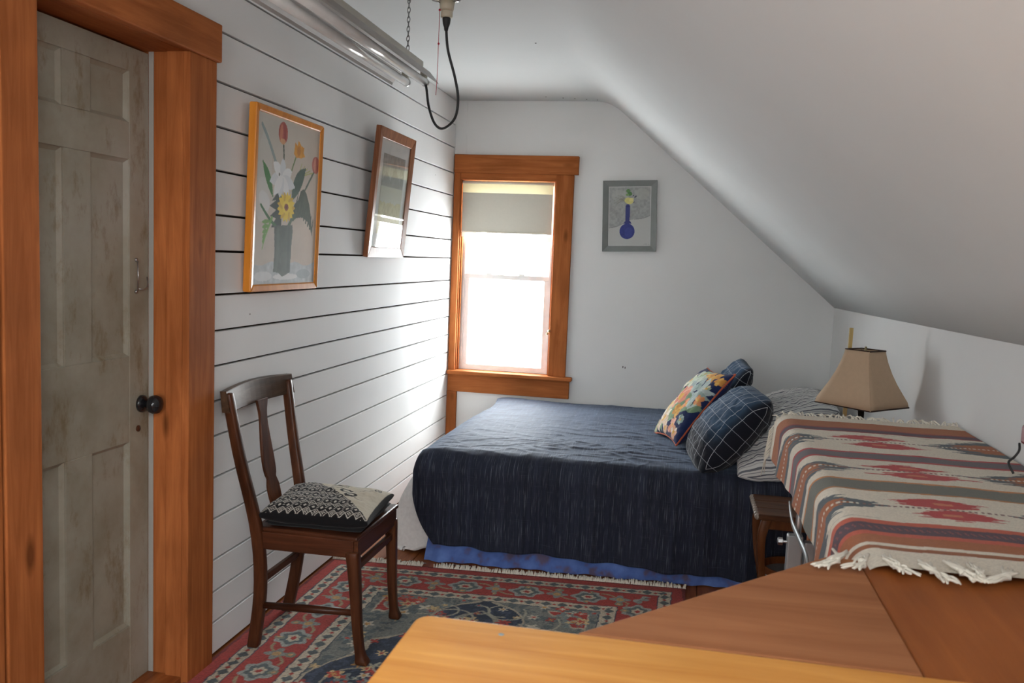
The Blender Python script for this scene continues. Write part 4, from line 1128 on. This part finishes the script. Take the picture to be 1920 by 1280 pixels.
blossom(0.80,0.12,0.10,(214,164,84),(196,138,70)); blossom(0.66,0.09,0.07,(220,180,110),(200,140,80)); blossom(0.72,0.56,0.09,(210,126,92),(222,152,116)); blossom(0.62,0.68,0.10,(214,168,92),(198,144,78)); blossom(0.70,0.86,0.10,(222,170,150),(206,146,120)); blossom(0.10,0.93,0.09,(196,186,150),(166,176,140)); blossom(0.90,0.30,0.05,(206,196,170),(150,166,140)); blossom(0.86,0.75,0.06,(170,184,180),(140,160,150))
leaves(0.80,0.36,0.20,6,(176,190,188),(148,166,160)); leaves(0.86,0.62,0.17,5,(170,186,180),(120,146,116)); blossom(0.92,0.46,0.07,(222,176,120),(208,140,96)); blossom(0.84,0.92,0.08,(226,210,190),(210,160,130)); blossom(0.95,0.16,0.06,(216,170,96),(200,140,70))
blossom(0.50,0.94,0.09,(220,200,180),(200,160,130)); blossom(0.46,0.10,0.09,(180,192,166),(150,170,136))
def floral(u, v, U, V, side):
    if side > 0: return fl.c[::-1]
    return np.zeros(u.shape+(3,))+np.array((38,46,82.))

def pillow_thing(name, label, c, ex, ey, w, h, t, colf, base, n=90, **k):
    root = empty(name, (c[0], c[1], base), label, 'pillow', k.pop('group', None))
    o, F = soft('cover', c, ex, ey, w, h, t, colf, n, mat=M[k.pop('mat', 'print')], parent=root, **k)
    return root, F
pillow_thing('striped_pillow', 'grey and white striped bed pillow overhanging the front edge of the bed', (2.035,4.11,0.585), (0.04,1,-0.02), (1,-0.03,0.10), 0.64, 0.54, 0.17, stripes, 0.50, 130, wr=0.016, seed=5, arc=True, rnd=0.05, mat='ticking', sag=lambda u, v: 0.075*np.clip(-u-0.4, 0, 1)**1.3*1.6)
pillow_thing('striped_pillow', 'grey and white striped bed pillow propped up against the gable wall', (2.085,4.86,0.632), (0.02,1,0.0), (1,0,0.32), 0.62, 0.48, 0.19, stripes, 0.50, 130, wr=0.014, seed=8, arc=True, rnd=0.05, mat='ticking')
pillow_thing('plaid_pillow', 'plump dark windowpane plaid pillow in front of the striped pillows', (1.735,4.10,0.655), (-0.10,1,-0.02), (0.27,0.06,0.33), 0.56, 0.47, 0.235, plaid, 0.50, 150, wr=0.008, seed=15, pinch=0.04, rnd=0.10, arc=True, p=2.3, q=0.5, mat='plaid')
pillow_thing('plaid_pillow', 'dark windowpane plaid pillow standing highest behind the floral cushion', (1.745,4.79,0.700), (-0.05,1,0.02), (0.20,0.0,0.36), 0.46, 0.45, 0.15, plaid, 0.50, 150, wr=0.008, seed=18, pinch=0.05, rnd=0.06, arc=True, mat='plaid')
root, F = pillow_thing('floral_cushion', 'navy floral cushion with coral piping leaning on the plaid pillows', (1.575,4.50,0.690), (0.30,-1,0.06), (0.275,0.06,0.36), 0.43, 0.45, 0.13, floral, 0.50, FN, wr=0.006, seed=25, pinch=0.10)
ring = [F[0,i] for i in range(0,FN,3)]+[F[i,-1] for i in range(0,FN,3)]+[F[-1,i] for i in range(FN-1,0,-3)]+[F[i,0] for i in range(FN-1,0,-3)]
MB().tube([tuple(p) for p in ring], 0.0045, 7, closed=True).build('piping', M['coral'], root, True)

# ================================================================== TABLES AT THE RIGHT
ZT = 0.92
pt = empty('pine_table', (1.78, 0.77, 0.0), 'honey-coloured pine table with a rounded corner and small paint specks', 'table')
px0, px1, py0, py1 = 1.190, 2.372, 0.46, 1.088
def rrect(x0, x1, y0, y1, r, n=8):
    out = []
    for cx, cy, a0 in ((x1-r,y1-r,0),(x0+r,y1-r,90),(x0+r,y0+r,180),(x1-r,y0+r,270)):
        for k in range(n+1):
            t = math.radians(a0+90*k/n); out.append((cx+r*math.cos(t), cy+r*math.sin(t)))
    return out
MB().prism([(x,y,ZT-0.032) for x, y in rrect(px0,px1,py0,py1,0.022)], (0,0,0.032)).build('tabletop', M['pine'], pt, False, 0.005, 3)
for x in (px0+0.06, px1-0.06):
    for y in (py0+0.06, py1-0.07): MB().bar([(x,y,0.0),(x,y,ZT-0.032)], [(0.045,0.045),(0.06,0.06)]).build('leg', M['pine'], pt, bevel=0.004)
MB().box(px0+0.07,px1-0.07,py1-0.085,py1-0.065,ZT-0.12,ZT-0.032).build('apron', M['pine'], pt, bevel=0.002)
MB().box(px0+0.07,px1-0.07,py0+0.05,py0+0.07,ZT-0.12,ZT-0.032).build('apron', M['pine'], pt, bevel=0.002)
bp = plain('blue_paint_fleck', lin((128,140,140)), 0.7)
for (x, y, r_) in ((1.40,0.915,0.004),(1.416,0.922,0.002),(1.31,1.055,0.004)):
    MB().lathe([(r_,0),(r_*0.8,0.0006),(0.0005,0.0008)], (x,y,ZT), 9).build('paint_fleck', bp, pt)

# long brown table along the knee wall
lt = empty('long_table', (2.10, 2.0, 0.0), 'long brown plywood table along the knee wall under the striped blanket', 'table')
MB().prism([(x,y,ZT-0.030) for x, y in ((1.826,1.0925),(2.376,1.0925),(2.376,2.93),(1.862,2.93),(1.862,1.515),(1.826,1.515))], (0,0,0.026)).build('tabletop', M['plywood_y'], lt, bevel=0.003)
for x, y in ((1.965,2.86),(2.33,2.86),(2.33,1.17),(1.875,1.20)): MB().bar([(x,y,0.0),(x,y,ZT-0.03)], [(0.045,0.045),(0.055,0.055)]).build('leg', M['plywood_y'], lt, bevel=0.004)
gp = MB().box(1.800,1.838,2.235,2.262,0.0,0.735).build('metal_leg', M['galv'], lt, bevel=0.004); tag(gp, 'grey galvanised steel leg with a bolt')
MB().box(1.842,1.868,2.235,2.262,0.0,0.720).build('metal_leg', M['galv'], lt, bevel=0.004)
MB().lathe([(0.004,0.0),(0.004,-0.010),(0.010,-0.011),(0.010,-0.022),(0.003,-0.024)], (1.800,2.245,0.715), 8, 'x').build('bolt', M['steel'], gp)
MB().tube([(1.828,2.27,0.70),(1.830,2.28,0.77),(1.842,2.29,0.84),(1.875,2.29,0.888)], 0.008, 10).build('brace_rod', M['steel'], lt, True)
pts = spline([(1.803,2.27,0.806),(1.801,2.22,0.796),(1.799,2.15,0.788),(1.799,2.02,0.790),(1.799,1.90,0.790),(1.800,1.86,0.760),(1.803,1.85,0.70)], 30)
MB().bar([tuple(p) for p in pts], [(0.004,0.016)]*30, (1,0,0), (0,0.35,0.94)).build('edge_band', M['galv'], lt, True)
MB().box(1.800,1.870,1.84,1.86,0.690,0.705).build('band_bracket', M['galv'], lt)

# triangular plywood leaf filling the corner between the two tables
lf = empty('corner_leaf', (1.70, 1.20, ZT), 'triangular brown plywood leaf bridging the pine table and the long table', 'table leaf')
tri = [(1.405,1.091),(1.8235,1.091),(1.8235,1.512),(1.772,1.512)]
MB().prism([(x,y,ZT-0.020) for x, y in tri], (0,0,0.0195)).build('board', M['plywood'], lf, False, 0.002)
MB().bar([(1.45,1.118,ZT-0.033),(1.80,1.118,ZT-0.033)], [(0.03,0.026)]*2, (0,1,0), (0,0,1)).build('batten', M['plywood'], lf)
MB().bar([(1.798,1.15,ZT-0.033),(1.798,1.49,ZT-0.033)], [(0.03,0.026)]*2, (1,0,0), (0,0,1)).build('batten', M['plywood'], lf)

# ------------------------------------------------------------------ striped wool blanket over the long table
BY0, BY1 = 1.475, 2.945           # near and far ends
nu, nv = 260, 520
WID = 0.685
q = np.linspace(0, WID, nu)       # measured from the left hem, up and over the edge, to the right
yy = np.linspace(BY1, BY0, nv)
Q, Yv = np.meshgrid(q, yy)
sc_ = Q-0.345
jag = np.array([(vnoise(np.array(k*0.83), np.array(0.5), 77)-0.5) for k in range(4000)])
def J(y, f=150): return jag[(np.abs(y*f)).astype(int) % 4000]
WHT, BRN, PUR, REDK, SLK, OLV, ORG = C3((216,207,190)), C3((158,86,36)), C3((74,44,58)), C3((168,44,44)), C3((70,80,86)), C3((102,102,92)), C3((190,120,60))
C = np.zeros((nv,nu,3))+WHT
y_ = Yv + 0.002*np.sin(Q*40)
def band(a, b, c): C[(y_ < a) & (y_ >= b)] = c
band(2.95,2.87,WHT); band(2.868,2.765,BRN); band(2.765,2.752,REDK*0.8); band(2.752,2.712,PUR); band(2.712,2.700,REDK*0.8)
band(2.412,2.396,REDK); band(2.396,2.330,C3((96,86,92))); band(2.330,2.314,REDK)
band(2.092,2.080,ORG); band(2.080,1.995,OLV); band(1.995,1.985,ORG*0.9)
band(1.752,1.728,C3((186,78,50))); band(1.728,1.674,PUR); band(1.674,1.652,C3((186,78,50))); band(1.652,1.602,BRN); band(1.585,1.566,BRN*0.9)
m = (y_ < 1.710) & (y_ > 1.694) & (np.mod(Q+0.3*(y_-1.7),0.013) < 0.0035); C[m] = C3((140,66,66))
for yc, hh, lo, hi, ecol in ((2.570,0.112,2.420,2.695,BRN),(2.205,0.092,2.100,2.300,BRN),(1.868,0.100,1.760,1.978,BRN)):
    inb = (y_ > lo) & (y_ < hi)
    dy = y_-yc
    jj = J(y_)*0.085+J(y_, 420)*0.03
    edge_d = np.minimum(Q-0.02, (WID-0.01)-Q)             # distance in from either side
    reach = 0.205*(1-np.abs(dy)/hh*0.85)+jj
    m = inb & (edge_d < reach) & (np.abs(dy) < hh*0.92); C[m] = SLK
    m = inb & (edge_d < reach*0.70-0.01+jj*0.4) & (np.abs(dy) < hh*0.52); C[m] = ecol
    for off in (-0.42, 0.42):
        d2 = (dy-off*hh)/(hh*0.40)
        m = inb & (np.abs(d2) < 1) & (np.abs(sc_+0.012*np.sign(off)) < 0.100*(1-np.abs(d2)*0.85)+jj*1.0); C[m] = REDK*1.05
        m = inb & (np.abs(d2) < 0.22) & (np.abs(sc_) < 0.02+jj*0.1); C[m] = C3((196,110,80))
    m = inb & (np.abs(dy) < 0.0055) & (np.mod(Q,0.012) < 0.006); C[m] = np.where(edge_d[m][:,None] < 0.16, C3((214,206,188)), C3((122,86,82)))
    m = inb & (np.abs(np.abs(dy)-hh*0.98) < 0.002) & (J(y_+Q*0.1, 90) > 0.1) ; C[m] = C[m]*0.82
C *= (0.95+0.1*nr.rand(nv,nu,1))
P = np.zeros((nv,nu,3)); rr0 = 0.050
zb_, xb_ = ZT+0.006, 1.868
wv_ = 0.006*np.sin(Yv*15)+0.004*np.sin(Yv*31+1)
hang = 0.085+0.010*np.sin(Yv*5.0)
sQ = Q-hang
arc = rr0*math.pi/2*0.86
a_ = np.clip(sQ/arc, 0, 1)*(math.pi/2)
flatp = np.clip(sQ-arc, 0, None); down = np.clip(-sQ, 0, None)
P[...,0] = xb_-rr0*np.cos(a_)*0.95+flatp-down*0.10-wv_*np.clip(down*10,0,1)
P[...,1] = Yv+0.004*np.sin(Q*21)+0.012*np.clip(down*8,0,1)*np.sin(Yv*9)
P[...,2] = zb_-0.045*(1-np.sin(a_))-down+0.0022*fbm(Q*12, Yv*12, 6)
P[...,0] = np.minimum(P[...,0], XR-0.006)
kb = empty('striped_blanket', (2.1, 2.2, ZT), 'woven wool blanket with red zigzag diamonds and rust stripes draped on the long table', 'blanket')
link('weave', grid_mesh('weave', P, linA(C), flip=True), M['weave'], kb, True)
# cream fringe at both ends, knotted tassels
fr = MB(); rf = random.Random(4)
for k in range(70):
    i = int(k/70*(nu-1)); p = P[0,i]
    l_ = rf.uniform(0.02,0.05); dx = rf.uniform(-0.03,0.03)
    if i < 40: fr.tube([tuple(p),(p[0]-0.012,p[1]+0.006,p[2]-0.02),(p[0]-0.018+dx*0.2,p[1]+0.012,max(0.70,p[2]-0.05-l_))], [0.0025,0.0025,0.001], 5)
    else: fr.tube([tuple(p),(p[0]+dx*0.4,p[1]+l_*0.3,p[2]+0.007*rf.random()+0.003),(p[0]+dx,p[1]+l_*0.5,p[2]+0.003)], [0.0025,0.0028,0.001], 5)
o = fr.build('far_fringe', M['cream_fringe'], kb, True); o['kind'] = 'stuff'
tz = ZT+0.003
for k, (x, sp_) in enumerate(((1.792,-0.04),(1.828,-0.03),(1.868,0.02),(1.920,0.03),(1.965,0.03),(2.000,-0.01),(2.050,-0.05),(2.085,0.04),(2.120,0.03),(2.170,-0.03),(2.215,0.02),(2.265,0.03),(2.300,-0.03),(2.345,0.01))):
    mb = MB()
    ln0 = rf.uniform(0.025,0.060)
    for s_ in range(9):
        dx = sp_+rf.uniform(-0.016,0.016); ln = ln0*rf.uniform(0.75,1.1)
        pts = [(x+rf.uniform(-0.012,0.012), BY0+0.035*rf.random(), tz+0.012)]
        for q_ in (0.25,0.5,0.75,1.0):
            pts.append((x+dx*q_+rf.uniform(-0.005,0.005), BY0-ln*q_+rf.uniform(-0.004,0.004), tz+0.004+rf.random()*0.010*(1.2-q_)))
        P_ = spline(pts, 12); mb.tube([tuple(p) for p in P_], [0.0022]*11+[0.0010], 6)
    mb.tube([(x+sp_*0.25-0.005,BY0-ln0*0.2,tz+0.007),(x+sp_*0.25+0.005,BY0-ln0*0.22,tz+0.009)], 0.0062, 8)
    mb.build('tassel', M['cream_fringe'], kb, True)

# ------------------------------------------------------------------ night stand, lamp, stick, bucket
NZ = 0.452
ns = empty('night_stand', (2.08, 3.575, 0.0), 'small walnut night stand with a carved scalloped edge between bed and blanket', 'side table')
for k, (a, b) in enumerate(((3.425,3.530),(3.533,3.638),(3.641,3.735))):
    MB().box(1.836,2.340,a,b,NZ-0.022,NZ-0.0004*(k % 2)).build('top_board', M['stand'], ns, bevel=0.003)
for k in range(9):
    y = 3.436+0.036*k
    MB().lathe([(0.0015,-0.014),(0.009,-0.009),(0.012,0.0),(0.009,0.008),(0.002,0.011)], (1.833,y,NZ-0.011), 10).build('scallop', M['carved'], ns, True)
MB().box(1.858,2.318,3.445,3.460,NZ-0.062,NZ-0.022).build('apron', M['standleg'], ns, bevel=0.003)
MB().box(1.858,2.318,3.700,3.715,NZ-0.062,NZ-0.022).build('apron', M['standleg'], ns, bevel=0.003)
MB().box(1.858,1.873,3.46,3.70,NZ-0.062,NZ-0.022).build('apron', M['standleg'], ns, bevel=0.003)
for x, sg in ((1.872,-1),(2.306,1)):
    for y, sh_ in ((3.458,-1),(3.704,1)):
        P_ = spline([(x,y,NZ-0.022),(x+sg*0.018,y+sh_*0.012,NZ-0.10),(x+sg*0.008,y+sh_*0.005,0.22),(x-sg*0.012,y-sh_*0.008,0.09),(x+sg*0.014,y+sh_*0.010,0.0)], 14)
        MB().bar([tuple(p) for p in P_], [(0.040-0.018*math.sin(t*math.pi*0.6),)*2 for t in np.linspace(0,1,14)]).build('leg', M['standleg'], ns, True, 0.006)
bk = empty('bucket', (1.985, 3.575, 0.0), 'round brown wooden bucket on the floor under the night stand', 'bucket')
MB().lathe([(0.085,0.0),(0.088,0.004),(0.112,0.205),(0.112,0.212),(0.104,0.212),(0.082,0.012),(0.002,0.012)], (1.985,3.575,0.0), 32).build('body', M['basket'], bk, True)
for z, r_ in ((0.045,0.0945),(0.165,0.1085)): MB().lathe([(r_-0.004,z),(r_+0.003,z+0.002),(r_+0.004,z+0.018),(r_-0.003,z+0.020)], (1.985,3.575,0), 32).build('hoop', M['galv'], bk, True)

lx, ly = 2.192, 3.41+0.10
lx, ly = 2.196, 3.52
lamp = empty('table_lamp', (lx, ly, NZ), 'bronze table lamp with a square beige bell shade on the night stand', 'lamp')
MB().lathe([(0.070,0.0),(0.070,0.012),(0.050,0.022),(0.022,0.040),(0.016,0.07),(0.024,0.12),(0.017,0.17),(0.013,0.26),(0.013,0.50)], (lx,ly,NZ), 24).build('base', M['bronze'], lamp, True)
MB().tube([(lx,ly,NZ+0.50),(lx,ly,NZ+0.665)], 0.004, 10).build('harp_rod', M['brass'], lamp, True)
rot0 = math.radians(-45)
def ring_pts(hw, z, n=9, cut=0.10):
    """square ring with slightly cut corners, rotated"""
    out = []
    for a in range(4):
        for t in np.linspace(-1+cut, 1-cut, n):
            x, y = (hw*t, -hw*(1-0.02*(1-t*t)))
            A = rot0+a*math.pi/2
            out.append((lx+x*math.cos(A)-y*math.sin(A), ly+x*math.sin(A)+y*math.cos(A), z))
    return out
prof = [(0.905,0.122),(0.925,0.118),(0.955,0.104),(0.99,0.088),(1.03,0.073),(1.07,0.061),(1.10,0.0545),(1.116,0.052)]
n = 9
sv_ = MB(); rows = [ring_pts(hw, z-0.012, n, 0.02) for z, hw in prof]
for side in range(4):
    mb = MB(); idx = [(side*n+k) for k in range(n)]+[((side+1)*n) % (4*n)]
    V_ = [row[i] for row in rows for i in idx]; c_ = n+1
    mb.add(V_, [(r_*c_+k, r_*c_+k+1, (r_+1)*c_+k+1, (r_+1)*c_+k) for r_ in range(len(rows)-1) for k in range(n)])
    o = mb.build('shade_panel', M['lampshade'], lamp, True)
    m_ = o.modifiers.new('thickness','SOLIDIFY'); m_.thickness = 0.002
for row in (rows[0], rows[-1]): MB().tube(row, 0.0028, 6, closed=True).build('shade_trim', M['lamptrim'], lamp, True)
sp_ = MB()
for a in (0,1): 
    A = rot0+a*math.pi/2+math.pi/4
    sp_.tube([(lx-0.07*math.cos(A),ly-0.07*math.sin(A),1.100),(lx+0.07*math.cos(A),ly+0.07*math.sin(A),1.100)], 0.0015, 6)
sp_.build('shade_spider', M['brass'], lamp, True)
stk = MB().box(2.153,2.168,3.640,3.648,NZ,1.178).build('wooden_stick', M['stick'], bevel=0.001)
tag(stk, 'pale flat wooden stick standing upright behind the beige lampshade', 'stick')

# cord and dark red plug on the knee wall
rp = empty('wall_plug', (XR, 2.40, 1.0), 'dark red plug on the knee wall with a thin black cord', 'plug')
MB().box(XR-0.020,XR,2.335,2.392,0.985,1.035).build('plug_body', M['red'], rp, bevel=0.008)
pts = spline([(XR-0.022,2.385,0.985),(XR-0.030,2.36,0.972),(XR-0.06,2.30,0.966),(XR-0.085,2.262,0.958),(XR-0.078,2.245,0.936)], 24)
MB().tube([tuple(p) for p in pts], 0.003, 8).build('cord', M['rubber'], rp, True)
